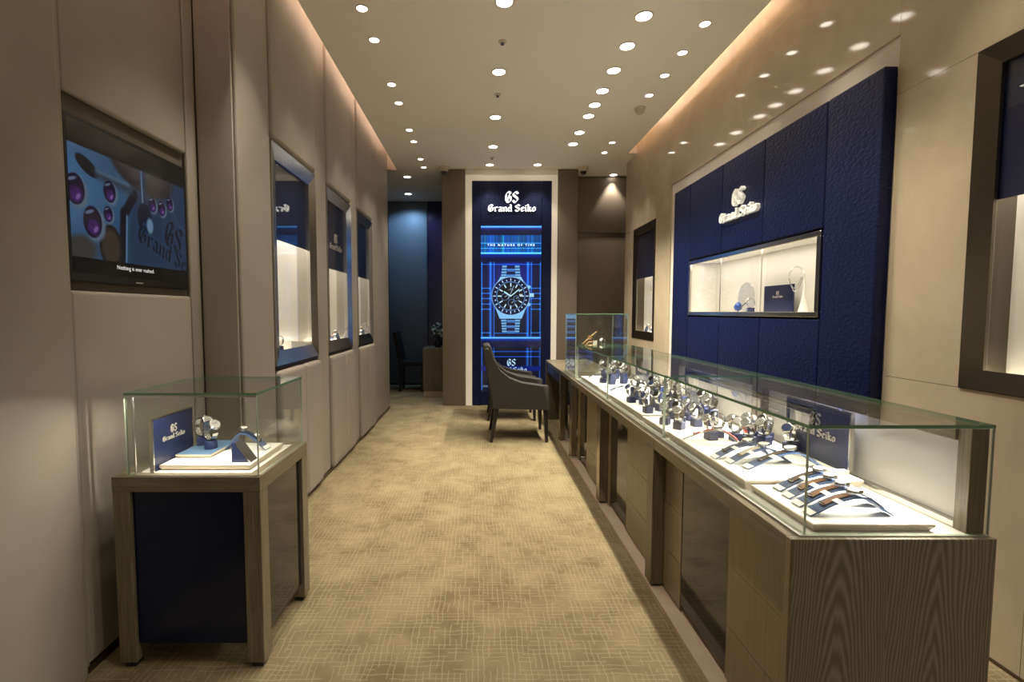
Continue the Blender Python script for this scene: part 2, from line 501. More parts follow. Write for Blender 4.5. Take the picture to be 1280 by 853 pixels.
# ------------------------------------------------------------------ blackletter strokes (broad nib at 40 degrees)
NIB = (math.cos(math.radians(38)), math.sin(math.radians(38)))
GLY = {
    'G': (0.50, 0.135, [[(.37, .60), (.30, .70), (.20, .73), (.07, .58), (.05, .40), (.05, .20), (.17, .02), (.27, .02), (.38, .12), (.38, .36), (.27, .40)], [(.36, .68), (.20, .34), (.19, .16)]]),
    'S': (0.47, 0.135, [[(.38, .60), (.26, .73), (.20, .71), (.06, .60), (.07, .50), (.33, .30), (.36, .18), (.22, .01), (.15, .02), (.03, .14)]]),
    'r': (0.33, 0.12, [[(.01, .43), (.07, .40), (.07, .07), (.12, .01)], [(.08, .36), (.19, .48), (.26, .42)]]),
    'a': (0.37, 0.115, [[(.04, .40), (.12, .48), (.24, .40), (.24, .08), (.31, .01)], [(.23, .29), (.06, .20), (.05, .10), (.13, .01), (.23, .08)]]),
    'n': (0.40, 0.12, [[(.01, .43), (.07, .40), (.07, .07), (.12, .01)], [(.09, .38), (.20, .48), (.27, .40), (.27, .07), (.33, .01)]]),
    'd': (0.39, 0.12, [[(.24, .40), (.14, .48), (.05, .38), (.05, .10), (.13, .01), (.26, .08)], [(.19, .73), (.27, .68), (.27, .07), (.32, .01)]]),
    'e': (0.34, 0.115, [[(.07, .22), (.24, .34), (.15, .48), (.05, .38), (.05, .10), (.14, .01), (.25, .10)]]),
    'i': (0.20, 0.12, [[(.01, .43), (.07, .40), (.07, .07), (.13, .01)], [(.05, .63), (.09, .58)]]),
    'k': (0.37, 0.12, [[(.0, .73), (.07, .68), (.07, .07), (.11, .01)], [(.09, .26), (.18, .46), (.25, .38), (.11, .25), (.22, .12), (.30, .01)]]),
    'o': (0.36, 0.12, [[(.15, .48), (.05, .38), (.05, .10), (.15, .01), (.26, .10), (.26, .38), (.15, .48)]]),
    ' ': (0.20, 0.1, []),
}


def glyph_quads(ch, nibscale=1.0):
    adv, w_, strokes = GLY[ch]
    w_ *= nibscale
    nx, ny = NIB[0] * w_ / 2, NIB[1] * w_ / 2
    out = []
    for s in strokes:
        for (x0, y0), (x1, y1) in zip(s, s[1:]):
            q = [(x0 - nx, y0 - ny), (x0 + nx, y0 + ny), (x1 + nx, y1 + ny), (x1 - nx, y1 - ny)]
            a = sum(q[i][0] * q[(i + 1) % 4][1] - q[(i + 1) % 4][0] * q[i][1] for i in range(4)) / 2
            if abs(a) < 0.0012:      # stroke along the nib: give it the pen's hairline
                t = 0.012
                dx, dy = x1 - x0, y1 - y0; L_ = math.hypot(dx, dy) or 1
                px, py = -dy / L_ * t, dx / L_ * t
                ex, ey = dx / L_ * w_ / 2, dy / L_ * w_ / 2
                q = [(x0 - ex - px, y0 - ey - py), (x1 + ex - px, y1 + ey - py), (x1 + ex + px, y1 + ey + py), (x0 - ex + px, y0 - ey + py)]
                a = 1
            if a < 0: q = q[::-1]
            out.append(q)
    return out


def text_quads(txt, sx=1.38, nib=1.0):
    """list per letter of quads, string centred on x=0, cap height .75"""
    total = sum(GLY[c][0] for c in txt) * sx
    x = -total / 2; res = []
    for c in txt:
        qs = [[(x + px * sx, py) for px, py in q] for q in glyph_quads(c, nib)]
        if qs: res.append(qs)
        x += GLY[c][0] * sx
    return res, total


def logo_letters(width):
    """GS over Grand Seiko; returns list of letters (quads in metres), origin at centre of the lower line's baseline"""
    low, tot = text_quads('Grand Seiko')
    k = width / tot
    letters = [[[(px * k, py * k) for px, py in q] for q in L_] for L_ in low]
    up, t2 = text_quads('GS', sx=1.0)
    k2 = k * 1.62
    letters += [[[(px * k2, py * k2 + k * 0.98) for px, py in q] for q in L_] for L_ in up]
    return letters


def place_logo(parent, centre, ux, normal, width, depth, mat, name='letter'):
    """letters standing proud of a face: ux = reading direction, z up, normal = outward"""
    c = Vector(centre); ux = Vector(ux); nn = Vector(normal)
    for L_ in logo_letters(width):
        m = M()
        for i, q in enumerate(L_):
            e = depth * (1 + 0.004 * i)
            a = [c + ux * px + Vector((0, 0, py)) for px, py in q]
            b = [p + nn * e for p in a]
            m._add(a + b, [(3, 2, 1, 0), (4, 5, 6, 7), (0, 1, 5, 4), (1, 2, 6, 5), (2, 3, 7, 6), (3, 0, 4, 7)])
        m.build(name, mat, parent)


def plain_text(txt, size, loc, ux, uz, mat, parent, name='caption', align='CENTER', spacing=1.0):
    cu = bpy.data.curves.new(name, 'FONT'); cu.body = txt; cu.size = size; cu.align_x = align; cu.space_character = spacing
    ob = bpy.data.objects.new('text_tmp', cu); COL.objects.link(ob)
    dg = bpy.context.evaluated_depsgraph_get()
    me = bpy.data.meshes.new_from_object(ob.evaluated_get(dg))
    bpy.data.objects.remove(ob)
    m = M(); ux = Vector(ux); uz = Vector(uz); c = Vector(loc)
    m._add([c + ux * p.co.x + uz * p.co.y for p in me.vertices], [list(q.vertices) for q in me.polygons])
    bpy.data.meshes.remove(me)
    return m.build(name, mat, parent, recalc=False)


# ------------------------------------------------------------------ numpy pictures for the two screens
class Pic:
    def __init__(self, x0, x1, y0, y1, ppu):
        self.x0, self.y0, self.k = x0, y0, ppu
        W = int(round((x1 - x0) * ppu)); H = int(round((y1 - y0) * ppu))
        self.a = np.zeros((H, W, 3), np.float32)
        self.X, self.Y = np.meshgrid(x0 + (np.arange(W) + .5) / ppu, y0 + (np.arange(H) + .5) / ppu)

    def blend(self, mask, col):
        mask = np.clip(mask, 0, 1)[..., None]
        self.a = self.a * (1 - mask) + np.array(col, np.float32) * mask

    def add(self, mask, col):
        self.a = self.a + np.clip(mask, 0, None)[..., None] * np.array(col, np.float32)

    def rect(self, x0, x1, y0, y1, col, soft=0.0, al=1.0):
        s = max(soft, 0.5 / self.k)
        mk = np.clip((self.X - x0) / s + .5, 0, 1) * np.clip((x1 - self.X) / s + .5, 0, 1) * np.clip((self.Y - y0) / s + .5, 0, 1) * np.clip((y1 - self.Y) / s + .5, 0, 1)
        self.blend(mk * al, col)

    def ell(self, cx, cy, rx, ry, col, soft=0.1, al=1.0, rot=0.0):
        dx, dy = self.X - cx, self.Y - cy
        c, s = math.cos(rot), math.sin(rot)
        d = np.sqrt(((dx * c + dy * s) / rx) ** 2 + ((-dx * s + dy * c) / ry) ** 2)
        self.blend(np.clip((1 - d) / soft + .5, 0, 1) * al, col)

    def ring(self, cx, cy, r0, r1, col, soft=0.3, al=1.0):
        d = np.hypot(self.X - cx, self.Y - cy)
        self.blend(np.clip((d - r0) / soft + .5, 0, 1) * np.clip((r1 - d) / soft + .5, 0, 1) * al, col)

    def seg(self, ax, ay, bx, by, wd, col, soft=0.3, al=1.0):
        dx, dy = bx - ax, by - ay; L2 = dx * dx + dy * dy
        t = np.clip(((self.X - ax) * dx + (self.Y - ay) * dy) / L2, 0, 1)
        d = np.hypot(self.X - ax - t * dx, self.Y - ay - t * dy)
        self.blend(np.clip((wd / 2 - d) / soft + .5, 0, 1) * al, col)

    def poly(self, pts, col, al=1.0):
        a = sum(pts[i][0] * pts[(i + 1) % len(pts)][1] - pts[(i + 1) % len(pts)][0] * pts[i][1] for i in range(len(pts)))
        if a < 0: pts = pts[::-1]
        mk = np.ones_like(self.X)
        for i in range(len(pts)):
            (ax, ay), (bx, by) = pts[i], pts[(i + 1) % len(pts)]
            L_ = math.hypot(bx - ax, by - ay) or 1
            d = ((bx - ax) * (self.Y - ay) - (by - ay) * (self.X - ax)) / L_
            mk = mk * np.clip(d * self.k + .5, 0, 1)
        self.blend(mk * al, col)

    def glow_h(self, y, s, col, x0=-1e9, x1=1e9):
        self.add(np.exp(-((self.Y - y) / s) ** 2) * ((self.X > x0) & (self.X < x1)), col)

    def glow_v(self, x, s, col, y0=-1e9, y1=1e9):
        self.add(np.exp(-((self.X - x) / s) ** 2) * ((self.Y > y0) & (self.Y < y1)), col)

    def logo(self, cx, by, width, col, al=1.0, rot=0.0):
        c, s = math.cos(rot), math.sin(rot)
        for L_ in logo_letters(width):
            for q in L_:
                self.poly([(cx + px * c + py * s, by + px * s - py * c) for px, py in q], col, al)


def feature_picture():
    p = Pic(601, 677.5, 281, 491, 7)
    p.a[:] = (0.025, 0.04, 0.13)
    p.rect(601, 677.5, 326, 421, (0.02, 0.025, 0.12))
    xc = 639.1
    p.add(np.exp(-((p.X - xc) / 26) ** 2) * np.exp(-((p.Y - 345) / 38) ** 2), (0.03, 0.10, 0.42))
    # panelled grid of blue light lines
    for (y0, y1) in ((293, 316), (326, 421), (435, 490)):
        lo = 0.75 if y0 > 430 else 1.0
        for x, s_, b in ((602.3, .7, .9), (613.3, 1.5, .8), (617.8, .5, .8), (660.8, 1.5, .8), (665.2, .5, .8), (676.6, .7, .8)):
            p.glow_v(x, s_, (0.16 * b * lo, 0.46 * b * lo, 0.76 * b * lo), y0, y1)
            p.glow_v(x, s_ * 3, (0.0, 0.05 * b * lo, 0.13 * b * lo), y0, y1)
    p.rect(601, 677.5, 293, 316, (0.05, 0.32, 0.64), al=0.72)
    for k in range(40):
        x = 604 + random.random() * 70
        p.glow_v(x, 0.4 + random.random() * 0.8, (0.02, 0.16 * random.random(), 0.22 * random.random()), 293, 315)
    for y in (303, 309.5):
        p.glow_h(y, .5, (0.2, 0.4, 0.5), 601, 677)
    for y in (329.5,):
        p.glow_h(y, .6, (0.02, 0.30, 0.62), 602, 677)
    for x0, x1 in ((602, 613), (665, 677)):
        for y in (359.5, 366, 372.5, 379.5, 386, 416):
            p.glow_h(y, .6, (0.12, 0.42, 0.72), x0, x1)
    p.glow_h(416.5, .5, (0.05, 0.40, 0.80), 618, 661)
    # dark ribs with bright upper edges
    for y0, y1, yl in ((281, 293, 282.6), (316, 326.5, 315.6), (421.5, 434.5, 422.3)):
        p.rect(601, 677.5, y0, y1, (0.035, 0.05, 0.22))
        p.glow_h(y0 + 3, 2.4, (0.0, 0.06, 0.22))
        p.glow_h(yl, .9, (0.42, 0.66, 0.85)); p.glow_h(yl, 2.2, (0.0, 0.14, 0.35))
    # lower panel
    for y in (440, 446.5):
        p.glow_h(y, .6, (0.05, 0.26, 0.66), 614, 676)
    p.rect(601, 677.5, 458.5, 465, (0.02, 0.10, 0.42), soft=2)
    # the watch: bracelet links, lugs, bezel, dial
    def links(y0, y1, wtop, wbot, n):
        for i in range(n):
            a = i / n; b = (i + 1) / n
            ya = y0 + (y1 - y0) * a; yb = y0 + (y1 - y0) * b - 0.5
            wa = wtop + (wbot - wtop) * a
            p.rect(xc - wa, xc - wa * .47, ya, yb, (0.42, 0.66, 0.85)); p.rect(xc + wa * .47, xc + wa, ya, yb, (0.42, 0.66, 0.85))
            p.rect(xc - wa * .45, xc + wa * .45, ya + .6, yb + .6, (0.30, 0.55, 0.85) if i % 2 else (0.05, 0.07, 0.16))
            p.rect(xc - wa, xc + wa, yb - .9, yb, (0.08, 0.16, 0.36), al=.75)
    links(331, 345.5, 11.0, 12.6, 4)
    links(396, 416.5, 12.4, 10.6, 6)
    p.poly([(xc - 13, 345), (xc + 13, 345), (xc + 22, 361), (xc - 22, 361)], (0.55, 0.78, 0.93))
    p.poly([(xc - 22, 378), (xc + 22, 378), (xc + 14, 398), (xc - 14, 398)], (0.50, 0.74, 0.92))
    p.ell(xc, 369.4, 24.6, 24.6, (0.50, 0.72, 0.90))
    p.rect(662, 668.5, 366, 370.5, (0.62, 0.82, 0.92)); p.ell(661.5, 358, 3.0, 2.4, (0.5, 0.75, 0.9)); p.ell(661.5, 380, 3.0, 2.4, (0.5, 0.75, 0.9))
    p.ring(xc, 369.4, 18, 23.6, (0.025, 0.035, 0.20))
    p.ring(xc, 369.4, 17.5, 18.3, (0.35, 0.55, 0.80))
    p.ring(xc, 369.4, 0, 17.5, (0.02, 0.02, 0.05))
    for k in range(24):
        t = 2 * math.pi * k / 24
        p.seg(xc + 19.6 * math.sin(t), 369.4 - 19.6 * math.cos(t), xc + (22 if k % 2 == 0 else 20.6) * math.sin(t), 369.4 - (22 if k % 2 == 0 else 20.6) * math.cos(t), 1.2, (0.7, 0.85, 1.0))
    for k in range(12):
        t = 2 * math.pi * k / 12
        p.seg(xc + 12.5 * math.sin(t), 369.4 - 12.5 * math.cos(t), xc + 16 * math.sin(t), 369.4 - 16 * math.cos(t), 1.5, (0.75, 0.90, 1.0))
    for (dx, dy, r) in ((-7.5, 1.0, 4.6), (1.0, 8.5, 4.6), (7, 3, 3.6)):
        p.ring(xc + dx, 369.4 + dy, r - .55, r, (0.45, 0.6, 0.85), al=.9)
        p.seg(xc + dx, 369.4 + dy, xc + dx + r * .6, 369.4 + dy - r * .4, .6, (0.7, 0.85, 1.0))
    p.rect(650, 654, 366.8, 369.4, (0.75, 0.8, 0.8))
    p.logo(xc, 362.0, 7.0, (0.8, 0.9, 1.0))
    p.seg(xc, 369.4, xc - 8.2, 364, 1.6, (0.75, 0.95, 1.0)); p.seg(xc, 369.4, xc + 10.5, 361, 1.2, (0.75, 0.95, 1.0)); p.seg(xc - 3, 373, xc + 4, 356, .5, (0.8, 0.9, 1.0))
    # lettering below and the small note line
    p.logo(640.5, 459.8 + 5.6, 39.5, (0.72, 0.86, 0.96))
    p.rect(602, 612.5, 485.2, 485.8, (0.35, 0.45, 0.6)); p.rect(603.5, 611, 483.6, 484.6, (0.55, 0.6, 0.7), al=.8)
    return p.a


def tv_picture():
    """s 0..1.6 across, t 0..1 down (video area .11 .. .83, black bands above and below)"""
    p = Pic(0, 1.6, 0, 1.0, 560)
    p.a[:] = (0.030, 0.026, 0.022)
    t0, t1 = 0.155, 0.895
    H = t1 - t0
    def T(t): return t0 + H * t
    base = np.stack([0.26 - 0.10 * p.X, 0.43 - 0.15 * p.X, 0.60 - 0.20 * p.X], -1)
    base = base * (1.0 - 0.25 * np.abs((p.Y - 0.42) * 2))[..., None]
    p.a = base.astype(np.float32)
    # plate, bridge and gear
    p.ell(1.30, T(.75), .62, .60, (0.135, 0.215, 0.325), soft=.12)
    p.ell(.93, T(-.02), .48, .19, (0.17, 0.155, 0.165), soft=.12, rot=.1)
    p.ell(.92, T(-.05), .40, .13, (0.24, 0.22, 0.22), soft=.4, rot=.1)
    p.seg(.78, T(.28), .62, T(.52), .085, (0.06, 0.07, 0.12), soft=.02)
    p.seg(.62, T(.50), .58, T(.95), .085, (0.055, 0.06, 0.10), soft=.02)
    p.seg(.66, T(.52), .63, T(.98), .018, (0.40, 0.55, 0.68), soft=.02)
    p.ell(.44, T(.86), .14, .155, (0.11, 0.10, 0.10), soft=.1)
    p.ell(.44, T(.86), .11, .12, (0.22, 0.19, 0.16), soft=.25)
    p.ell(.10, T(.92), .17, .09, (0.24, 0.23, 0.22), soft=.5)
    p.ell(.20, T(.16), .13, .05, (0.055, 0.065, 0.10), soft=.15, rot=.35)
    p.seg(.30, T(.20), .74, T(.25), .055, (0.20, 0.23, 0.28), soft=.05)
    p.seg(.30, T(.17), .70, T(.20), .02, (0.34, 0.42, 0.50), soft=.03)
    p.ring(1.62, T(.15), .26, .27, (0.20, 0.30, 0.40), soft=.01)
    # tweezer tip holding a jewel
    p.seg(.905, T(-.05), .91, T(.52), .085, (0.10, 0.17, 0.27), soft=.03)
    p.seg(.885, T(-.05), .895, T(.48), .018, (0.36, 0.50, 0.62), soft=.015)
    for s_, t, r in ((.06, .40, .10), (.45, .33, .075), (.42, .55, .055), (.235, .66, .105), (1.04, .32, .06), (1.19, .33, .06), (1.33, .25, .055)):
        p.ell(s_ + r * .25, T(t) + r * .15, r * 1.15, r * 1.1, (0.35, 0.42, 0.50), soft=.25)
        p.ell(s_, T(t), r, r * 1.02, (0.085, 0.055, 0.15), soft=.1)
        p.ell(s_ + r * .1, T(t) + r * .35, r * .62, r * .5, (0.25, 0.12, 0.40), soft=.5)
        p.ell(s_ + r * .3, T(t) + r * .45, r * .3, r * .16, (0.52, 0.40, 0.62), soft=.5, al=.8, rot=-.6); p.ell(s_ - r * .1, T(t) + r * .1, r * .3, r * .18, (0.20, 0.08, 0.33), soft=.5, rot=.5)
        p.ell(s_ - r * .3, T(t) - r * .62, r * .5, r * .12, (0.36, 0.42, 0.52), soft=.6, rot=-.3)
    p.ell(.915, T(.49), .105, .115, (0.055, 0.085, 0.16), soft=.1)
    p.ell(.99, T(.56), .05, .06, (0.42, 0.55, 0.66), soft=.5)
    p.ell(.905, T(.60), .03, .05, (0.10, 0.20, 0.36), soft=.3)
    # engraved lettering on the plate
    dk = (0.055, 0.075, 0.12)
    low, tot = text_quads('Grand Seiko')
    k = .19
    x0 = .80; ang = math.radians(13)
    for L_ in low:
        cx = sum(q[0] for z_ in L_ for q in z_) / (4 * len(L_)) + tot / 2
        th = ang + cx * k * 0.35
        bx = x0 + cx * k * math.cos(ang); by = T(.74) + cx * k * math.sin(ang) * 1.15
        for q in L_:
            pts = []
            for px, py in q:
                lx = (px + tot / 2 - cx) * k; ly = py * k
                pts.append((bx + lx * math.cos(th) + ly * math.sin(th), by + lx * math.sin(th) - ly * math.cos(th)))
            p.poly(pts, dk)
    up, t2 = text_quads('GS', sx=1.1)
    for L_ in up:
        for q in L_:
            p.poly([(1.36 + px * .29 * .96 + py * .29 * .28, T(.76) + px * .29 * .28 - py * .29 * .96) for px, py in q], dk)
    # letterbox bands
    p.rect(-1, 3, -1, t0, (0.045, 0.038, 0.030)); p.rect(-1, 3, t1, 2, (0.040, 0.036, 0.028))
    return p.a


M_SCREEN = image_mat('feature_screen_picture', feature_picture(), 0.72)
M_TV = image_mat('television_picture', tv_picture(), 0.42)

# ------------------------------------------------------------------ the room
ZC = 3.22
XL, XT, XR = -1.212, -1.405, 1.905
struct(M().box(-2.0, 2.6, -1.7, 9.0, -0.06, 0.0), 'floor', M_CARPET)
c = M()
c.box(-1.125, 1.80, -1.6, 8.6, ZC, ZC + 0.09)
c.box(-2.0, -1.125, 6.66, 8.6, ZC, ZC + 0.09)
c.box(1.80, 2.6, 5.98, 8.6, ZC, ZC + 0.09)
ceil = struct(c, 'ceiling', M_CEIL)
cv = M()
cv.box(-2.0, 2.6, -1.6, 9.0, 3.52, 3.56)
cv.box(-1.30, -1.125, 6.63, 6.66, ZC, 3.52)
cv.box(1.80, XR - 0.001, 5.95, 5.98, ZC, 3.52)
struct(cv, 'ceiling_cove', M_COVE)

# left wall: backing, then one upholstered panel per field
wl = M()
wl.box(XL - 0.40, XL - 0.20, 2.75, 6.40, 0, 3.52)                 # behind the display windows
wl.box(XT - 0.20, XT - 0.025, -1.6, 2.45, 0, 3.52)
wl.box(XL - 0.39, XL - 0.02, 2.456, 2.80, 0, 3.52)
wl.box(XL - 0.20, XL - 0.02, 5.44, 6.39, 0, 3.52)
wl.box(XL - 0.20, XL - 0.04, 2.80, 5.44, 0, 0.955); wl.box(XL - 0.20, XL - 0.035, 2.80, 5.44, 2.31, 3.52)
for a, b in ((2.80, 2.835), (3.575, 3.845), (4.545, 4.775)):
    wl.box(XL - 0.20, XL - 0.02, a, b, 0.955, 2.31)
wall_left = struct(wl, 'wall_left', M_BACKW)


def panel(name, x, y0, y1, z0, z1, b=0.012, t=0.02, mat=None, parent=None):
    """upholstered panel whose face is at x, looking to +x"""
    m = M().box(x - t, x, y0, y1, z0, z1, b, 3)
    return m.build(name, mat or M_FAB, parent or wall_left, smooth=True)


g = 0.003
panel('upholstered_panel', XL, 2.452, 2.83, 0.03, 3.38, b=0.010)
WIN = ((2.84, 3.58), (3.84, 4.545), (4.775, 5.435))
strips = ((3.585, 3.835), (4.55, 4.77))
for a, b in strips:
    panel('upholstered_panel', XL, a, b, 0.03, 3.38, b=0.008)
panel('upholstered_panel', XL, 5.44, 6.40, 0.03, 3.38, b=0.010)
for a, b in WIN:
    panel('upholstered_panel', XL + 0.012, a + g, b - g, 2.315, 3.38, b=0.022, t=0.045)
    mid = a + (b - a) * 0.56
    panel('padded_cushion', XL + 0.032, a + g, mid - 0.003, 0.03, 0.945, b=0.032, t=0.068)
    panel('padded_cushion', XL + 0.032, mid + 0.003, b - g, 0.03, 0.945, b=0.032, t=0.068)
    M().box(XL - 0.02, XL + 0.002, a + g, b - g, 0.955, 0.972).build('metal_strip', M_BRONZED, wall_left)
# step facing the shopfront, and the television field
M().box(XT + 0.001, XL - 0.016, 2.436, 2.455, 0.03, 3.38, 0.006, 2).build('upholstered_panel', M_FAB, wall_left, smooth=True)
panel('upholstered_panel', XT, 2.352, 2.434, 0.03, 3.38, b=0.01, t=0.022)
panel('upholstered_panel', XT, 1.655, 2.346, 2.05, 3.38, b=0.016, t=0.024)
panel('upholstered_panel', XT, 1.655, 2.346, 0.03, 1.375, b=0.016, t=0.024)
panel('upholstered_panel', XT + 0.022, -1.55, 1.625, 0.0, 3.38, b=0.012, t=0.044)
panel('upholstered_panel', XT + 0.004, 1.630, 1.652, 0.03, 3.38, b=0.003, t=0.02)
M().box(XT - 0.026, XT - 0.0245, 1.655, 2.346, 1.375, 2.05).build('niche_back', M_BACKW, wall_left)
struct(M().box(XL - 0.02, XL + 0.004, 2.455, 6.40, 0.0, 0.028), 'baseboard_left', M_BRONZED)
struct(M().box(XT - 0.02, XT - 0.001, 1.64, 2.43, 0.0, 0.028), 'baseboard_left_rear', M_BRONZED)

# right wall: backing + polished marble slabs with fine joints
wr = M()
wr.box(2.12, 2.3, -1.6, 6.34, 0, 3.52)
wall_right = struct(wr, 'wall_right', M_BACKW)
XS = XR + 0.03
def slab(y0, y1, z0, z1):
    M().box(XR, XS, y0 + .001, y1 - .001, z0 + .001, z1 - .001).build('marble_slab', M_MARBLE, wall_right)
RY0, RY1, RZ = 2.255, 4.86, 2.555       # recess for the blue panel
slab(-1.6, 0.9, 0, 1.0); slab(0.9, 1.62, 0, 1.0); slab(1.62, RY0, 0, 1.0)
slab(-1.6, 1.03, 1.0, 2.29); slab(1.895, RY0, 1.0, 2.29)
slab(-1.6, 1.03, 2.29, 3.52); slab(1.03, RY0, 2.29, 3.52)
slab(RY0, 3.55, RZ, 3.52); slab(3.55, RY1, RZ, 3.52)
slab(RY1, 5.26, 0, 2.31); slab(5.26, 6.01, 0, 0.98); slab(6.01, 6.34, 0, 2.31)
slab(RY1, 5.60, 2.31, 3.52); slab(5.60, 6.34, 2.31, 3.52)
M().box(XR, 2.3, 6.34, 6.36, 0, 3.52).build('marble_slab', M_MARBLE, wall_right)
struct(M().box(XR + 0.012, XR + 0.026, RY0, RY0 + 0.06, 0, RZ).box(XR + 0.012, XR + 0.026, RY1 - 0.28, RY1, 0, RZ).box(XR + 0.012, XR + 0.026, RY0 + .06, RY1 - .28, 2.36, RZ),
       'trim_1', M_RECESS)
struct(M().box(XR - 0.006, XR - 0.0005, -1.6, RY0, 0, 0.012), 'baseboard_right', M_BRONZED)

# rear of the shop
back = M()
back.box(-0.50, 1.30, 6.70, 7.10, 0, 3.22)
wall_back = struct(back, 'wall_back', M_BACKW)
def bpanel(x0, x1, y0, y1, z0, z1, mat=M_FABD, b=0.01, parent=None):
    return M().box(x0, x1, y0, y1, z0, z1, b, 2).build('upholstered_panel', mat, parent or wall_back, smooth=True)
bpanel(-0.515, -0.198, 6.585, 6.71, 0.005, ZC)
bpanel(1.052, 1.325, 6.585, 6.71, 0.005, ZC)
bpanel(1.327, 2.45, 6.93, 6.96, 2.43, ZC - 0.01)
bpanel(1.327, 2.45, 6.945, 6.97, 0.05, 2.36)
M().box(1.327, 2.45, 6.95, 6.97, 2.36, 2.43).build('metal_strip', M_BRONZED, wall_back)
struct(M().box(1.28, 2.6, 6.97, 7.1, 0, 3.22), 'wall_back_right', M_BACKW)
struct(M().box(2.45, 2.6, 6.36, 6.97, 0, 3.52), 'wall_end_right', M_BACKW)
# alcove behind on the left
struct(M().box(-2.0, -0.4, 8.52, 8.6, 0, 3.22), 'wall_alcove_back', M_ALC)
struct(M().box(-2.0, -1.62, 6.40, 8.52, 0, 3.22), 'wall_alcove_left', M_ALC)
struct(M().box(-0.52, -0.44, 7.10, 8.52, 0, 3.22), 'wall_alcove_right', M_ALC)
M().box(-1.60, -0.925, 8.47, 8.519, 0.03, ZC - 0.005, 0.008).build('blue_grey_panel', M_CHARC, bpy.data.objects['wall_alcove_back'], smooth=True)
M().box(-0.915, -0.53, 8.46, 8.519, 0.03, ZC - 0.005, 0.004).build('navy_gloss_panel', M_NAVYG, bpy.data.objects['wall_alcove_back'])
# shopfront behind the camera
M_FRONT = simple('front_wall', (0.25, 0.22, 0.18), 0.6)
struct(M().box(-2.0, 2.6, -1.7, -1.6, 2.75, 3.52), 'wall_front', M_FRONT)
struct(M().box(-2.0, -1.36, -1.7, -1.6, 0, 2.749), 'wall_front_left', M_FRONT)
struct(M().box(1.92, 2.6, -1.7, -1.6, 0, 2.749), 'wall_front_right', M_FRONT)

# ------------------------------------------------------------------ ceiling fittings
def make_downlight(name, label, x, y, r, group, energy, cone, aim=(0, 0), color=WARM, lens=None, blend=0.5):
    t = thing(name, label, 'light', (x, y, ZC), group)
    M().lathe([(r * 1.0, -0.001), (r * 1.18, -0.001), (r * 1.18, -0.004), (r * 1.02, -0.006), (r * 0.96, -0.003)], (x, y, ZC), 24).build('trim_ring', M_CAMW, t, smooth=True)
    M().lathe([(r * 0.97, -0.0015), (r * 0.97, -0.0035), (r * 0.5, -0.0045), (0.0005, -0.005)], (x, y, ZC), 24).build('lamp', lens or M_LAMP, t)
    d = Vector((aim[0], aim[1], -1)).normalized()
    q = d.to_track_quat('-Z', 'Y').to_euler()
    add_light('spot_beam', 'SPOT', (x, y, ZC - 0.02), energy, color, q, spot_size=math.radians(cone), spot_blend=blend, shadow_soft_size=r * 0.8)
    return t


ORD = ['nearest', 'second', 'third', 'fourth', 'fifth', 'sixth', 'seventh', 'eighth', 'ninth', 'tenth']
def nth(i, n):
    return 'nearest' if i == 0 else ('farthest' if i == n - 1 else ORD[i])


rc = [3.242, 3.594, 3.945, 4.299, 4.581, 4.836, 5.269, 5.623]
for i, y in enumerate(rc):
    make_downlight('ceiling_downlight', f'{nth(i, 8)} of eight large round downlights in a line above the glass counter', 1.065, y, 0.052, 'downlights above the counter', P_RC, 78)
for i, y in enumerate([3.097, 3.967, 4.865, 5.711]):
    make_downlight('ceiling_downlight', f'{nth(i, 4)} of four large round downlights down the middle of the ceiling', 0.152, y, 0.052, 'downlights along the middle', P_C, 105)
ls = [3.16, 3.513, 4.178, 4.538, 5.195, 5.538, 6.161, 6.505]
for i, y in enumerate(ls):
    make_downlight('ceiling_spotlight', f'{nth(i, 8)} of eight small tilted spotlights in a line beside the taupe panelled wall', -0.747, y, 0.034, 'spotlights beside the panelled wall', P_L, 58, (-0.17, 0.0), blend=0.8)
rs = [3.324, 3.68, 4.023, 4.383, 5.571, 5.913]
for i, y in enumerate(rs):
    make_downlight('ceiling_spotlight', f'{nth(i, 6)} of six small tilted spotlights in a line beside the marble wall', 1.50, y, 0.034, 'spotlights beside the marble wall', P_R, 58, (0.13, 0.0), blend=0.8)
make_downlight('ceiling_downlight', 'round downlight near the wall screen, just to the left of its middle', 0.129, 6.40, 0.05, None, 20, 80)
make_downlight('ceiling_downlight', 'round downlight near the wall screen, above its right half', 0.752, 6.40, 0.05, None, 20, 80)
make_downlight('ceiling_downlight', 'warm round downlight over the entrance of the dark alcove', -1.036, 6.96, 0.05, None, 3, 80)
make_downlight('ceiling_downlight', 'cool white round downlight inside the dark alcove', -1.17, 7.95, 0.055, None, 34, 130, (0, 0.25), (0.32, 0.62, 1.0), M_LAMPB)
make_downlight('ceiling_downlight', 'round downlight shining down the brown corner panel', 1.87, 6.86, 0.05, None, 24, 68, (-0.0, 0.0), NEUT, blend=0.25)
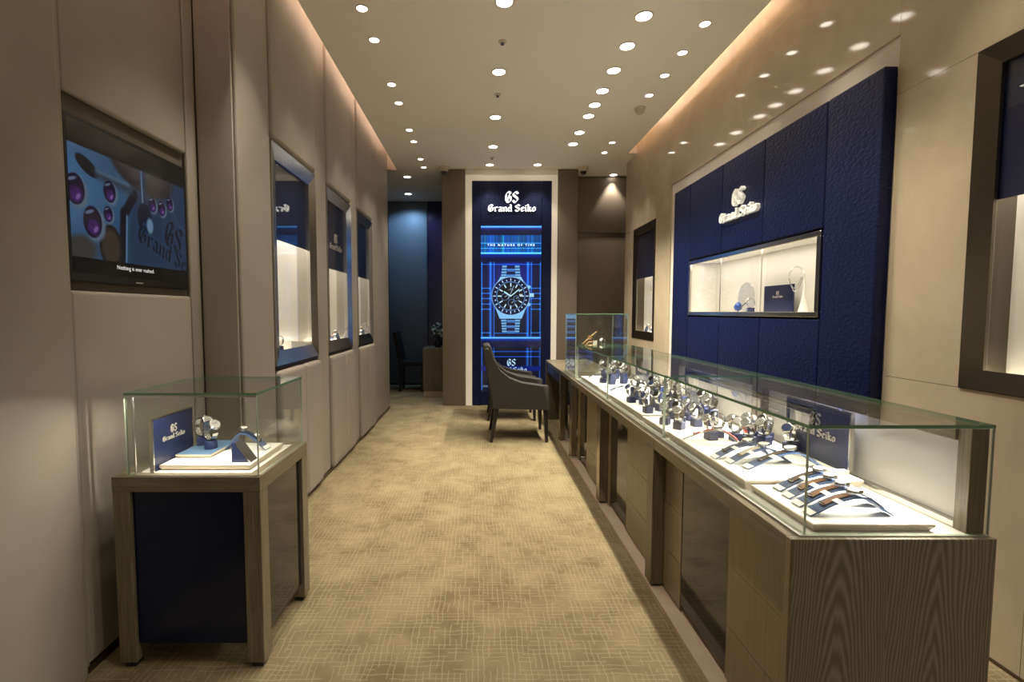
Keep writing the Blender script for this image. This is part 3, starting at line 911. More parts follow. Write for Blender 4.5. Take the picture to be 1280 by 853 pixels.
# lamps of the same rows outside the frame, towards the shopfront
for x, y, e, lab in ((1.065, 2.85, P_RC * .8, 'large round downlight above the front half of the middle counter'), (1.065, 2.35, P_RC * .7, 'large round downlight above the seam of the two nearest counters'),
                     (1.065, 1.75, P_RC * 0.42, 'large round downlight above the nearest counter, first of its row'), (0.152, 2.2, P_C, 'large middle downlight between the small cabinet and the counter'),
                     (0.152, 1.0, P_C * 1.7, 'large middle downlight closest to the shopfront')):
    make_downlight('ceiling_downlight', lab, x, y, 0.052, 'downlights nearer the shopfront', e, 85)
for x, y, a, lab in ((-0.747, 2.14, -0.17, 'small tilted spotlight above the small oak cabinet'), (-0.747, 2.5, -0.17, 'small tilted spotlight beside the step of the taupe wall'),
                     (1.5, 2.6, 0.13, 'small tilted spotlight before the near edge of the leather wall'), (1.5, 1.7, 0.13, 'small tilted spotlight before the nearest bronze showcase')):
    make_downlight('ceiling_spotlight', lab, x, y, 0.034, 'spotlights nearer the shopfront', P_L * 1.7 if x < 0 else P_R * 1.4, 58, (a, 0), blend=0.8)

for x, y, lab in ((0.159, 3.533, 'small dark ceiling sprinkler between the first two middle downlights'), (0.156, 4.368, 'small pale ceiling sprinkler between the second and third middle downlights'), (0.149, 6.108, 'small dark ceiling sprinkler nearest the wall screen')):
    t = thing('ceiling_sprinkler', lab, 'sprinkler', (x, y, ZC), 'ceiling sprinklers')
    M().lathe([(0.028, -0.001), (0.030, -0.006), (0.018, -0.010), (0.0005, -0.010)], (x, y, ZC), 18).build('escutcheon', M_CAMW, t, smooth=True)
    M().lathe([(0.008, -0.0105), (0.006, -0.020), (0.014, -0.022), (0.014, -0.0235), (0.0005, -0.024)], (x, y, ZC), 12).build('deflector', M_BRONZED, t, smooth=True)
t = thing('smoke_detector', 'round cream smoke detector on the ceiling beside the marble wall', 'smoke detector', (1.509, 4.651, ZC))
M().lathe([(0.052, -0.001), (0.052, -0.018), (0.046, -0.020), (0.0005, -0.0205)], (1.509, 4.651, ZC), 24).build('base', M_CAMW, t, smooth=True)
M().lathe([(0.040, -0.021), (0.036, -0.045), (0.026, -0.056), (0.0005, -0.058)], (1.509, 4.651, ZC), 24).build('sensor_cap', M_CAMW, t, smooth=True)
for x, y, lab in ((-0.481, 6.50, 'dome security camera on the ceiling left of the tall wall screen'), (1.374, 6.50, 'dome security camera on the ceiling right of the tall wall screen')):
    t = thing('security_camera', lab, 'camera', (x, y, ZC), 'dome security cameras')
    M().lathe([(0.062, -0.001), (0.064, -0.03), (0.058, -0.055), (0.046, -0.060), (0.0005, -0.0605)], (x, y, ZC), 24).build('housing', M_CAMW, t, smooth=True)
    M().lathe([(0.040, -0.0610), (0.038, -0.078), (0.026, -0.096), (0.0005, -0.102)], (x, y, ZC), 20).build('dome', M_BLACK, t, smooth=True)

# ------------------------------------------------------------------ video feature wall
FY = 6.612
fw = thing('video_wall', 'tall navy wall panel with a lit blue screen showing a chronograph watch', 'screen', (0.433, FY, 0))
x0, x1 = -0.108, 0.974
M().box(x0, 0.009, FY, FY + 0.07, 0.0, 3.07, 0.004).build('navy_panel', M_NAVY, fw)
M().box(0.840, x1, FY, FY + 0.07, 0.0, 3.07, 0.004).build('navy_panel', M_NAVY, fw)
M().box(0.011, 0.838, FY + 0.004, FY + 0.07, 2.476, 3.07, 0.004).build('navy_panel', M_NAVY, fw)
M().box(0.011, 0.838, FY + 0.004, FY + 0.07, 0.0, 0.196, 0.004).build('navy_panel', M_NAVY, fw)
sc = M().box(0.011, 0.838, FY + 0.006, FY + 0.05, 0.198, 2.474)
scr = sc.build('screen', M_SCREEN, fw)
uvl = scr.data.uv_layers.new(name='UVMap')
for poly in scr.data.polygons:
    for li in poly.loop_indices:
        co = scr.data.vertices[scr.data.loops[li].vertex_index].co + ORG[fw.name]
        uvl.data[li].uv = ((co.x - 0.011) / 0.827, (co.z - 0.198) / 2.276)
plain_text('THE NATURE OF TIME', 0.043, (0.424, FY + 0.0055, 2.196), (1, 0, 0), (0, 0, 1), M_CAPBLUE, fw, spacing=1.6)
M().box(-0.198, -0.110, FY - 0.004, FY + 0.05, 0.0, 3.145).build('backlit_strip', M_LBOX, fw)
M().box(0.976, 1.052, FY - 0.004, FY + 0.05, 0.0, 3.145).build('backlit_strip', M_LBOX, fw)
M().box(-0.110, 0.976, FY - 0.004, FY + 0.05, 3.072, 3.145).build('backlit_strip', M_LBOX, fw)
M().box(-0.198, 1.052, FY - 0.02, FY + 0.05, 3.147, ZC - 0.001).build('top_fascia', M_CEIL, fw)
sg = thing('illuminated_sign', 'glowing white blackletter shop sign above the tall blue screen', 'sign', (0.433, FY, 2.655))
place_logo(sg, (0.437, FY + 0.0035, 2.662), (1, 0, 0), (0, -1, 0), 0.655, 0.016, M_SIGN)

# ------------------------------------------------------------------ blue leather panel wall on the right
BX = 1.85
bp = thing('leather_panel_wall', 'large navy leather wall panel with a built-in glass showcase', 'wall panel', (BX, 3.45, 0))
ys = [2.262, 2.622, 3.182, 3.722, 4.285, 4.64]
def lpan(y0, y1, z0, z1):
    M().box(BX, BX + 0.064, y0 + .0025, y1 - .0025, z0 + .0025, z1 - .0025, 0.010, 3).build('leather_panel', M_NAVY, bp, smooth=True)
PZ = 2.425
lpan(ys[0], ys[1], 0.0, PZ); lpan(ys[4], ys[5], 0.0, PZ)
for i in (1, 2, 3):
    lpan(ys[i], ys[i + 1], 1.755, PZ); lpan(ys[i], ys[i + 1], 0.0, 1.262)
# chrome showcase frame
ny0, ny1, nz0, nz1 = 2.630, 4.278, 1.270, 1.742
fr = M()
fw_ = 0.030
for (a, b, c_, d_) in ((ny0, ny1, nz0, nz0 + fw_), (ny0, ny1, nz1 - fw_, nz1), (ny0, ny0 + fw_, nz0 + fw_, nz1 - fw_), (ny1 - fw_, ny1, nz0 + fw_, nz1 - fw_)):
    fr.box(BX - 0.006, BX + 0.015, a, b, c_, d_, 0.003, 1)
fr.build('showcase_frame', M_STEEL, bp)
lin = M()
lin.box(2.09, 2.10, ny0, ny1, nz0, nz1); lin.box(BX + .016, 2.09, ny0, ny1, nz0 + .012, nz0 + fw_ - .004); lin.box(BX + .016, 2.09, ny0, ny1, nz1 - .015, nz1 - 0.005)
lin.box(BX + .016, 2.09, ny0, ny0 + .012, nz0 + fw_, nz1 - .016); lin.box(BX + .016, 2.09, ny1 - .012, ny1, nz0 + fw_, nz1 - .016)
lin.build('showcase_lining', M_WHITE, bp)
for a, b in ((ny0 + fw_, 3.180), (3.184, 3.720), (3.724, ny1 - fw_)):
    m = M(); pane(m, BX + .001, BX + .006, a + .001, b - .001, nz0 + fw_ + .001, nz1 - fw_ - .001)
    m.build('glass_door', [M_WINGLASS, M_STEEL], bp)
add_light('showcase_light', 'AREA', (1.93, 3.45, nz1 - 0.02), 2.4, NEUT, (0, 0, 0), shape='RECTANGLE', size=0.06, size_y=1.5)
sg2 = thing('wall_sign', 'white raised blackletter sign on the navy leather wall panel', 'sign', (BX, 3.46, 1.99))
place_logo(sg2, (BX - 0.0005, 3.46, 1.972), (0, -1, 0), (-1, 0, 0), 0.505, 0.026, M_SIGNC)

# ------------------------------------------------------------------ display windows in both walls
def display_window(label, s, xw, y0, y1, z0, z1, zh, matf, wf=0.075, dp=0.010, D=0.12, logo=False, energy=3.0, cat='display case'):
    """s=-1 left wall, +1 right wall"""
    t = thing('wall_showcase', label, cat, (xw, (y0 + y1) / 2, z0), 'wall showcases')
    X = lambda d: xw + s * d
    o = [(y0, z0), (y1, z0), (y1, z1), (y0, z1)]
    i = [(y0 + wf, z0 + wf), (y1 - wf, z0 + wf), (y1 - wf, z1 - wf), (y0 + wf, z1 - wf)]
    for k in range(4):
        k2 = (k + 1) % 4
        m = M()
        a = [(X(-0.006), *o[k]), (X(-0.006), *o[k2]), (X(dp), *i[k2]), (X(dp), *i[k])]
        b = [(X(dp + .012), *o[k]), (X(dp + .012), *o[k2]), (X(dp + .012), *i[k2]), (X(dp + .012), *i[k])]
        m._add(a + b, [(0, 1, 2, 3), (7, 6, 5, 4), (0, 4, 5, 1), (1, 5, 6, 2), (2, 6, 7, 3), (3, 7, 4, 0)])
        m.build('frame_rail', matf, t)
    iy0, iy1, iz0, iz1 = y0 + wf, y1 - wf, z0 + wf, z1 - wf
    m = M(); pane(m, min(X(dp + .013), X(dp + .017)), max(X(dp + .013), X(dp + .017)), iy0 - .004, iy1 + .004, iz0 - .004, iz1 + .004)
    m.build('glass_pane', [M_WINGLASS, M_STEEL], t)
    d0 = dp + .018
    M().box(X(d0), X(D), iy0 - .03, iy0 - .02, iz0 - .012, iz1 + .01).build('side_lining', M_BRONZED if s > 0 else M_STEEL, t)
    M().box(X(d0), X(D), iy1 + .02, iy1 + .03, iz0 - .012, iz1 + .01).build('side_lining', M_BRONZED if s > 0 else M_STEEL, t)
    M().box(X(d0), X(D), iy0 - .03, iy1 + .03, iz1 + .01, iz1 + .02).build('top_lining', M_WHITE, t)
    M().box(X(D), X(D + .01), iy0 - .03, iy1 + .03, iz0 - .022, iz1 + .02).build('white_back', M_WHITE, t)
    M().box(X(d0), X(D), iy0 - .03, iy1 + .03, iz0 - .022, iz0 - .012).build('shelf', M_WHITE, t)
    hd = M().box(X(d0 + .004), X(d0 + .012), iy0 - .018, iy1 + .018, zh, iz1 + .008).build('navy_header', M_NAVYS, t)
    if logo:
        place_logo(hd, (X(d0 + .0038), (y0 + y1) / 2, zh + 0.17), (0, -s, 0), (-s, 0, 0), 0.34, 0.005, M_SILV)
    add_light('showcase_light', 'AREA', (X((d0 + .012 + D) / 2), (y0 + y1) / 2, iz1 - 0.02), energy, (1.0, 0.90, 0.72), (0, 0, 0), shape='RECTANGLE', size=(D - d0) * 0.6, size_y=(y1 - y0) * 0.8)
    return iz0 - .012, X((d0 + D) / 2), X(d0), X(D)


w1 = display_window('steel framed lit showcase in the taupe wall, nearest of three', -1, XL, *WIN[0], 0.975, 2.295, 1.745, M_STEEL, wf=0.088, dp=0.014, energy=26)
w2 = display_window('steel framed lit showcase in the taupe wall, middle of three, with silver lettering', -1, XL, *WIN[1], 0.975, 2.29, 1.66, M_STEEL, wf=0.088, dp=0.014, logo=True, energy=26)
w3 = display_window('steel framed lit showcase in the taupe wall, farthest of three', -1, XL, WIN[2][0], 5.435, 0.975, 2.29, 1.66, M_STEEL, wf=0.088, dp=0.014, energy=26)
w4 = display_window('bronze framed lit showcase in the marble wall nearest the shopfront', 1, XR, 1.035, 1.893, 1.002, 2.288, 1.72, M_BRONZED, energy=30)
w5 = display_window('narrow bronze framed lit showcase in the far marble wall', 1, XR, 5.262, 6.008, 0.982, 2.308, 1.70, M_BRONZED, wf=0.09, energy=26)

# ------------------------------------------------------------------ television
tv = thing('television', 'black wall television showing a blue watch movement close-up', 'television', (XT - 0.02, 2.01, 1.40))
TX = XT - 0.006
M().box(TX - 0.016, TX, 1.662, 2.338, 1.405, 1.985, 0.006, 2).build('bezel', M_BLACK, tv)
s_ = M().box(TX - .002, TX + 0.001, 1.676, 2.324, 1.438, 1.968)
o = s_.build('screen', M_TV, tv)
uvl = o.data.uv_layers.new(name='UVMap')
for poly in o.data.polygons:
    for li in poly.loop_indices:
        co = o.data.vertices[o.data.loops[li].vertex_index].co + ORG[tv.name]
        uvl.data[li].uv = ((co.y - 1.676) / 0.648, (co.z - 1.438) / 0.53)
plain_text('Nothing is ever rushed.', 0.0225, (TX + 0.0016, 1.985, 1.466), (0, 1, 0), (0, 0, 1), M_WHITEEMIT, tv)
M().box(TX, TX + .0015, 1.98, 2.02, 1.417, 1.421).build('maker_mark', M_SILV, tv)

# ------------------------------------------------------------------ watches and their stands
def oval(rx, rz, n):
    return [(rx * math.sin(2 * math.pi * k / n), rz * math.cos(2 * math.pi * k / n)) for k in range(n)]


def make_bracelet_watch():
    """closed steel bracelet standing on its edge-on loop, head tilted up towards the customer (-x); z=0 at its lowest point"""
    t = thing('bracelet_watch', 'steel bracelet watch', 'watch', (0, 0, 0))
    rx, rz = 0.0255, 0.0305
    n = 18
    br = M()
    for k in range(n):
        a = 2 * math.pi * (k + .5) / n
        ca = Vector((rx * math.sin(a), 0, rz + rz * math.cos(a)))
        tg = Vector((rx * math.cos(a), 0, -rz * math.sin(a))).normalized()
        nn = Vector((tg.z, 0, -tg.x))
        if nn.dot(ca - Vector((0, 0, rz))) < 0: nn = -nn
        L_ = 0.0046
        for y0, y1, th in ((-0.0085, -0.0034, .0013), (-0.0030, 0.0030, .0017), (0.0034, 0.0085, .0013)):
            vs = []
            for sx in (-1, 1):
                for yy in (y0, y1):
                    for sn in (-1, 1):
                        vs.append(ca + tg * sx * L_ + nn * sn * th + Vector((0, yy, 0)))
            br._add(vs, [(0, 1, 3, 2), (4, 6, 7, 5), (0, 4, 5, 1), (2, 3, 7, 6), (0, 2, 6, 4), (1, 5, 7, 3)])
    br.build('bracelet', M_CHROME, t)
    ang = math.radians(-52)
    d = Vector((math.sin(ang), 0, math.cos(ang)))
    c0 = Vector((rx * math.sin(ang), 0, rz + rz * math.cos(ang))) + d * 0.001
    R = d.to_track_quat('Z', 'Y').to_matrix()
    M().lathe([(0.012, -.002), (0.0175, 0.0), (0.0182, 0.004), (0.0172, 0.0075), (0.0150, 0.0085), (0.0148, 0.0072)], c0, 24, R).build('case', M_CHROME, t, smooth=True)
    dl = M().lathe([(0.0147, 0.0076), (0.0005, 0.0078)], c0, 24, R)
    dial = dl.build('dial', M_DIALW, t)
    h_ = M()
    u = R @ Vector((1, 0, 0)); v = R @ Vector((0, 1, 0))
    for a, L_ in ((0.9, .009), (2.6, .012)):
        e = u * math.cos(a) + v * math.sin(a); pe = u * -math.sin(a) + v * math.cos(a)
        b = c0 + d * 0.0082
        h_._add([b - pe * .0006, b + pe * .0006, b + pe * .0004 + e * L_, b - pe * .0004 + e * L_], [(0, 1, 2, 3)])
    h_.build('hands', M_DIALK, dial)
    M().tube([c0 + v * 0.018 + d * .003, c0 + v * 0.0215 + d * .003], 0.0028, 8).build('crown', M_CHROME, t)
    return t


def make_block(h=0.034, cyl=False):
    t = thing('watch_stand', 'navy watch stand', 'stand', (0, 0, 0))
    if cyl:
        M().lathe([(0.0225, 0), (0.0235, 0.002), (0.0235, h - .002), (0.0225, h), (0.0005, h)], (0, 0, 0), 24).build('block', M_NAVYB, t, smooth=True)
    else:
        M().box(-.021, .021, -.021, .021, 0, h, 0.0015, 1).build('block', M_NAVYB, t)
    # padded C-shaped cuff that the bracelet hugs
    pts = [(.0215 * math.sin(a), h + .0325 - .0265 * math.cos(a)) for a in [math.radians(-115 + 230 * k / 14) for k in range(15)]]
    M().strip(pts[::-1], -.0065, .0065, .002).build('cuff', M_STEEL, t, smooth=True)
    return t


def make_ramp():
    t = thing('ramp_stand', 'navy arched ramp', 'stand', (0, 0, 0))
    pr = [(0.0, 0.0045), (.03, .0185), (.06, .034), (.09, .0465), (.115, .053), (.135, .0555), (.152, .053), (.170, .045), (.190, .030), (.21, .015), (.228, 0.004)]
    M().strip(pr, -.019, .019, .004).build('arch', M_NAVYR, t, smooth=True)
    M().strip([(-.001, .0046), (.016, .0126)], -.0192, .0192, .0005).build('white_tip', M_TAG, t)
    return t


def make_strap_watch():
    t = thing('strap_watch', 'strap watch', 'watch', (0, 0, 0))
    pr = [(.040, .0255), (.06, .0360), (.09, .0485), (.115, .0550), (.135, .0575), (.152, .0552), (.172, .0465), (.195, .030), (.208, .0200)]
    M().strip(pr[:4], -.0095, .0095, .0018).build('strap', M_TAN, t, smooth=True)
    M().strip(pr[5:], -.0095, .0095, .0018).build('strap', M_TAN, t, smooth=True)
    M().box(.038, .046, -.011, .011, .0285, .0315, .001, 1).build('buckle', M_STEEL, t)
    c0 = Vector((.133, 0, .0602)); d = Vector((-.16, 0, 1)).normalized(); R = d.to_track_quat('Z', 'Y').to_matrix()
    M().lathe([(0.013, -.001), (0.0192, 0.0015), (0.0197, 0.005), (0.0185, 0.0085), (0.0165, 0.0095), (0.0162, .008)], c0, 24, R).build('case', M_CHROME, t, smooth=True)
    dial = M().lathe([(0.0161, 0.0084), (0.0005, 0.0086)], c0, 24, R).build('dial', M_DIALW, t)
    h_ = M(); u = R @ Vector((1, 0, 0)); v = R @ Vector((0, 1, 0))
    for a, L_ in ((0.5, .009), (2.2, .013)):
        e = u * math.cos(a) + v * math.sin(a); pe = u * -math.sin(a) + v * math.cos(a); b = c0 + d * .0090
        h_._add([b - pe * .0006, b + pe * .0006, b + pe * .0004 + e * L_, b - pe * .0004 + e * L_], [(0, 1, 2, 3)])
    h_.build('hands', M_DIALK, dial)
    M().tube([c0 + v * -0.0195 + d * .004, c0 + v * -0.023 + d * .004], 0.0028, 8).build('crown', M_CHROME, t)
    M().strip([(.066, .0395), (.080, .0452)], -.030, -.004, .0008).build('price_tag', M_TAG, t)
    return t


PW, PB, PR, PS = make_bracelet_watch(), make_block(), make_ramp(), make_strap_watch()
PBC = make_block(0.032, True)

# ------------------------------------------------------------------ counters along the right
CX0, CX1, CZ = 0.795, 1.32, 0.72
PX = 0.852     # plane of the front panels
GX0, GX1 = 0.838, 1.312
GZ = 1.012


def counter(y0, y1, label, cols, first=False, last=False):
    t = thing('glass_counter', label, 'counter', ((CX0 + CX1) / 2, (y0 + y1) / 2, 0), 'glass display counters')
    e = 0.0015
    a, b = y0 + e, y1 - e
    ra = a + .0205 if first else a
    M().box(CX0, CX0 + .06, ra, b, 0.672, CZ, 0.002, 1).build('top_rail', M_WOODY, t)
    M().box(CX0 + .0605, CX1, ra, b, 0.69, CZ, 0.001, 1).build('counter_top', M_WOODY, t)
    if first:
        M().box(CX0 + .004, CX1, a, a + .02, 0.022, CZ, 0.001, 1).build('end_panel', M_END, t)
        M().box(CX0 - .002, CX0 + .0035, a, a + .02, 0.022, CZ, 0.001, 1).build('edge_strip', M_TILE, t)
        pa = a + .021
    else:
        M().box(CX0, PX - .001, a, a + .078, 0.03, 0.671, 0.002, 1).build('leg', M_BRONZE if last else M_WOOD, t)
        M().box(CX0 + .008, PX - .008, a + .010, a + .068, 0.021, 0.0295).build('foot_glide', M_RUBBER, t)
        pa = a
    # carcass behind the panels
    M().box(PX + .02, CX1 - .004, pa + .001, b - .001, 0.035, 0.688).build('carcass', M_BACKW, t)
    for kind, c0, c1 in cols:
        if kind == 'w':
            for z0, z1 in ((0.030, 0.219), (0.222, 0.434), (0.437, 0.670)):
                M().box(PX, PX + .018, c0 + .0012, c1 - .0012, z0, z1, 0.0012, 1).build('wood_tile', M_TILE, t)
            M().box(PX + .002, PX + .0195, c0 + .0012, c1 - .0012, 0.2195, 0.2215).box(PX + .002, PX + .0195, c0 + .0012, c1 - .0012, 0.4345, 0.4365).build('inlay_line', M_BRONZE, t)
        else:
            M().box(PX + .003, PX + .018, c0 + .0012, c1 - .0012, 0.055, 0.670).build('dark_glass_panel', M_DGLASS, t)
    # glass case
    M().box(CX0 + .03, CX1 - .012, a + .012, b, CZ + .0005, CZ + .004).build('case_floor', M_LINER, t)
    gz0 = CZ + .0045
    ga = a + .014 if first else a
    m = M(); pane(m, GX0, GX0 + .007, ga + .0075, b - .0005, gz0, GZ - .0095); m.build('front_glass', [M_GLASS, M_EDGEV], t)
    m = M(); pane(m, GX0 - .001, GX1 + .001, ga, b - .0005, GZ - .009, GZ); m.build('top_glass', [M_GLASS, M_EDGE], t)
    if first:
        m = M(); pane(m, GX0, GX1, ga, ga + .007, gz0, GZ - .0095); m.build('side_glass', [M_GLASS, M_EDGEV], t)
    # wooden back with sliding frosted doors
    pa_ = ga + .0085
    M().box(1.262, 1.308, pa_, pa_ + .035, gz0, GZ - .0095, 0.001, 1).build('rear_post', M_WOOD, t)
    M().box(1.262, 1.308, b - .035, b - .001, gz0, GZ - .0095, 0.001, 1).build('rear_post', M_WOOD, t)
    M().box(1.255, 1.308, pa_ + .0355, b - .0355, 0.962, GZ - .0095, 0.001, 1).build('rear_rail', M_WOODY, t)
    M().box(1.262, 1.308, pa_ + .0355, b - .0355, gz0, gz0 + .018, 0.001, 1).build('rear_track', M_STEEL, t)
    mid = (a + b) / 2
    M().box(1.284, 1.290, pa_ + .036, mid + .02, gz0 + .0185, 0.9615).build('sliding_door', M_FROST, t)
    M().box(1.292, 1.298, mid - .02, b - .036, gz0 + .0185, 0.9615).build('sliding_door', M_FROST, t)
    M().box(1.270, 1.283, mid - .008, mid + .008, gz0 + .0185, 0.9615).build('door_stile', M_STEEL, t)
    add_light('case_light', 'AREA', (1.258, (a + b) / 2, 0.958), 8.5, (1.0, 0.93, 0.80), (0, math.radians(42), 0), spread=math.radians(105), shape='RECTANGLE', size=0.008, size_y=(b - a) * .86)
    M().box(CX0 + 0.09, CX1 - .03, pa + .002, b - .002, 0.021, 0.034).build('plinth', M_PLINTH, t)
    return t


counter(1.19, 2.165, 'nearest glass display counter with a limed oak end panel', [('w', 1.212, 1.600), ('g', 1.602, 1.975), ('w', 1.977, 2.163)], first=True)
counter(2.165, 3.14, 'middle glass display counter crowded with steel bracelet watches', [('w', 2.168, 2.735), ('g', 2.737, 3.085), ('w', 3.087, 3.138)])
counter(3.14, 4.13, 'third glass display counter, next to the tall glass case', [('w', 3.143, 3.78), ('g', 3.782, 4.04), ('w', 4.042, 4.128)], last=True)

t = thing('display_table', 'short wooden table carrying the tall glass case at the end of the counters', 'table', (1.06, 4.455, 0))
M().box(CX0, CX1, 4.132, 4.785, 0.685, CZ, 0.002, 1).build('table_top', M_WOODY, t)
for ya in (4.135, 4.705):
    M().box(CX0, CX0 + .05, ya, ya + .078, 0.031, 0.684, 0.002, 1).build('leg', M_BRONZE, t)
    M().box(CX0 - .004, CX0 + .054, ya - .002, ya + .080, 0.021, 0.0305, 0.002, 1).build('chrome_foot', M_CHROME, t)
M().box(PX + .02, PX + .035, 4.214, 4.704, 0.055, 0.684).build('dark_glass_panel', M_DGLASS, t)
M().box(CX1 - .05, CX1 - .005, 4.14, 4.78, 0.021, 0.684).build('back_panel', M_WOOD, t)

t = thing('consulting_desk', 'long wooden consulting desk with a navy apron facing the armchairs', 'desk', (1.06, 5.29, 0))
M().box(CX0, CX1, 4.788, 5.79, 0.685, CZ, 0.002, 1).build('desk_top', M_WOODY, t)
M().box(CX0 + .012, CX0 + .03, 4.79, 5.738, 0.575, 0.684).build('apron', M_NAVYS, t)
M().box(CX0 + .004, CX0 + .0115, 5.16, 5.34, 0.62, 0.632, 0.001, 1).build('apron_handle', M_CHROME, t)
M().box(CX0, CX1, 5.74, 5.79, 0.0, 0.684, 0.002, 1).build('end_panel', M_WOOD, t)
M().box(CX1 - .04, CX1 - .01, 4.79, 5.738, 0.0, 0.684).build('modesty_panel', M_WOOD, t)

struct(M().box(0.792, 1.40, 1.0, 4.80, 0.0, 0.020), 'trim_2', M_PLINTH)

# tall glass case
t = thing('tall_glass_case', 'tall frameless glass case at the far end of the counter', 'glass case', (1.06, 4.46, CZ))
tx0, tx1, ty0, ty1, tz0, tz1 = 0.838, 1.30, 4.20, 4.70, CZ + .001, 1.285
m = M(); pane(m, tx0, tx0 + .007, ty0 + .0075, ty1 - .0075, tz0, tz1 - .008); m.build('side_glass', [M_GLASS, M_EDGEV], t)
m = M(); pane(m, tx1 - .007, tx1, ty0 + .0075, ty1 - .0075, tz0, tz1 - .008); m.build('side_glass', [M_GLASS, M_EDGEV], t)
m = M(); pane(m, tx0, tx1, ty0, ty0 + .007, tz0, tz1 - .008); m.build('front_glass', [M_GLASS, M_EDGEV], t)
m = M(); pane(m, tx0, tx1, ty1 - .007, ty1, tz0, tz1 - .008); m.build('rear_glass', [M_GLASS, M_EDGEV], t)
m = M(); pane(m, tx0, tx1, ty0, ty1, tz1 - .0075, tz1); m.build('top_glass', [M_GLASS, M_EDGE], t)
m = M(); pane(m, tx0 + .008, tx1 - .008, ty0 + .012, ty1 - .012, 0.985, 0.991); m.build('glass_shelf', [M_GLASS, M_EDGE], t)

# trays
def tray(y0, y1, x0, x1, z, label, h=0.02):
    t = thing('display_tray', label, 'tray', ((x0 + x1) / 2, (y0 + y1) / 2, CZ + .0042), 'display trays')
    zb = CZ + .0045
    k = 0.008
    m = M()
    vs = [(x0 + k, y0 + k, zb), (x1 - k, y0 + k, zb), (x1 - k, y1 - k, zb), (x0 + k, y1 - k, zb), (x0, y0, z - .006), (x1, y0, z - .006), (x1, y1, z - .006), (x0, y1, z - .006), (x0, y0, z), (x1, y0, z), (x1, y1, z), (x0, y1, z)]
    fs = [(3, 2, 1, 0), (8, 9, 10, 11)]
    for q in (0, 4):
        fs += [(q, q + 1, q + 5, q + 4), (q + 1, q + 2, q + 6, q + 5), (q + 2, q + 3, q + 7, q + 6), (q + 3, q, q + 4, q + 7)]
    m._add(vs, fs).build('tray_body', M_TRAYE, t)
    M().box(x0 + .004, x1 - .004, y0 + .004, y1 - .004, z + .0002, z + .0012).build('suede_pad', M_TRAY, t)
    return z + .0013


T1 = tray(1.222, 1.512, 0.870, 1.190, 0.745, 'cream tray with four tan strap watches, at the near end of the counter')
T2 = tray(1.520, 2.155, 0.855, 1.240, 0.755, 'long cream tray under three strap watches on arched ramps')
T3 = tray(2.172, 2.500, 0.855, 1.225, 0.750, 'cream tray at the near end of the middle counter')
T4 = tray(2.508, 3.130, 0.855, 1.225, 0.755, 'long cream tray at the far end of the middle counter')
T5 = tray(3.150, 3.470, 0.858, 1.225, 0.750, 'cream tray with a single flat strap watch')
T6 = tray(3.478, 4.050, 0.855, 1.225, 0.755, 'cream tray in the counter nearest the tall glass case')

# strap watches on ramps
k = 0
names4 = ['nearest', 'second nearest', 'third', 'farthest']
straps4 = [M_TAN, M_TAN, M_TAN, M_DKBROWN]
for i in range(4):
    y = 1.285 + 0.060 * i
    x = 0.893 + 0.010 * i
    dup(PR, (x, y, T1), 0, f'navy arched ramp with a white tip, {names4[i]} of four on the end tray', 'ramps on the end tray')
    dup(PS, (x, y, T1 + .0016), 0, f'{"brown" if i < 3 else "dark brown"} strap watch with a silver dial, {names4[i]} of four on the end tray', 'strap watches on the end tray', mats={'strap': straps4[i]})
names3 = ['nearest', 'middle', 'farthest']
for i, (x, y) in enumerate(((0.922, 1.640), (0.892, 1.700), (0.866, 1.757))):
    s3 = (1.22, 1, 1.05) if i == 0 else (1, 1, 1)
    dup(PR, (x, y, T2), 0.06, f'navy arched ramp, {names3[i]} of three on the long tray', 'ramps on the long tray', scale=s3)
    dup(PS, (x, y, T2 + .0016), 0.06, f'{["gold-trimmed", "beige", "dark"][i]} strap watch, {names3[i]} of three on the long tray', 'strap watches on the long tray', mats={'strap': [M_DKBROWN, M_TRAYE, M_NAVYSTRAP][i]}, scale=s3)
# pale strap with red edge, free arch
dup(PR, (0.868, 2.025, T2), -0.47, 'slim arched ramp under the red-edged pale strap watch', 'ramps on the long tray', scale=(1, .5, 1.0), mats={'arch': M_CLEARSTRAP})
rw = dup(PS, (0.868, 2.025, T2 + .0016), -0.47, 'pale strap watch with red edges on an arched ramp', 'strap watches on the long tray', mats={'strap': M_RED})
dup(PR, (0.885, 3.30, T5), 0.1, 'low grey ramp lying alone on its tray', 'ramps in the far counter', scale=(.8, .9, .55))
dup(PS, (0.885, 3.30, T5 + .0016), 0.1, 'grey strap watch lying alone on a low ramp', 'strap watches in the far counter', scale=(.8, .9, .55), mats={'strap': M_NAVYSTRAP})
dup(PR, (0.885, 3.93, T6), 0.1, 'small blue ramp at the far end of the counter', 'ramps in the far counter', scale=(.55, .9, .5))
dup(PS, (0.885, 3.93, T6 + .0016), 0.1, 'small blue strap watch at the far end of the counter', 'strap watches in the far counter', scale=(.55, .9, .5), mats={'strap': M_NAVYSTRAP})

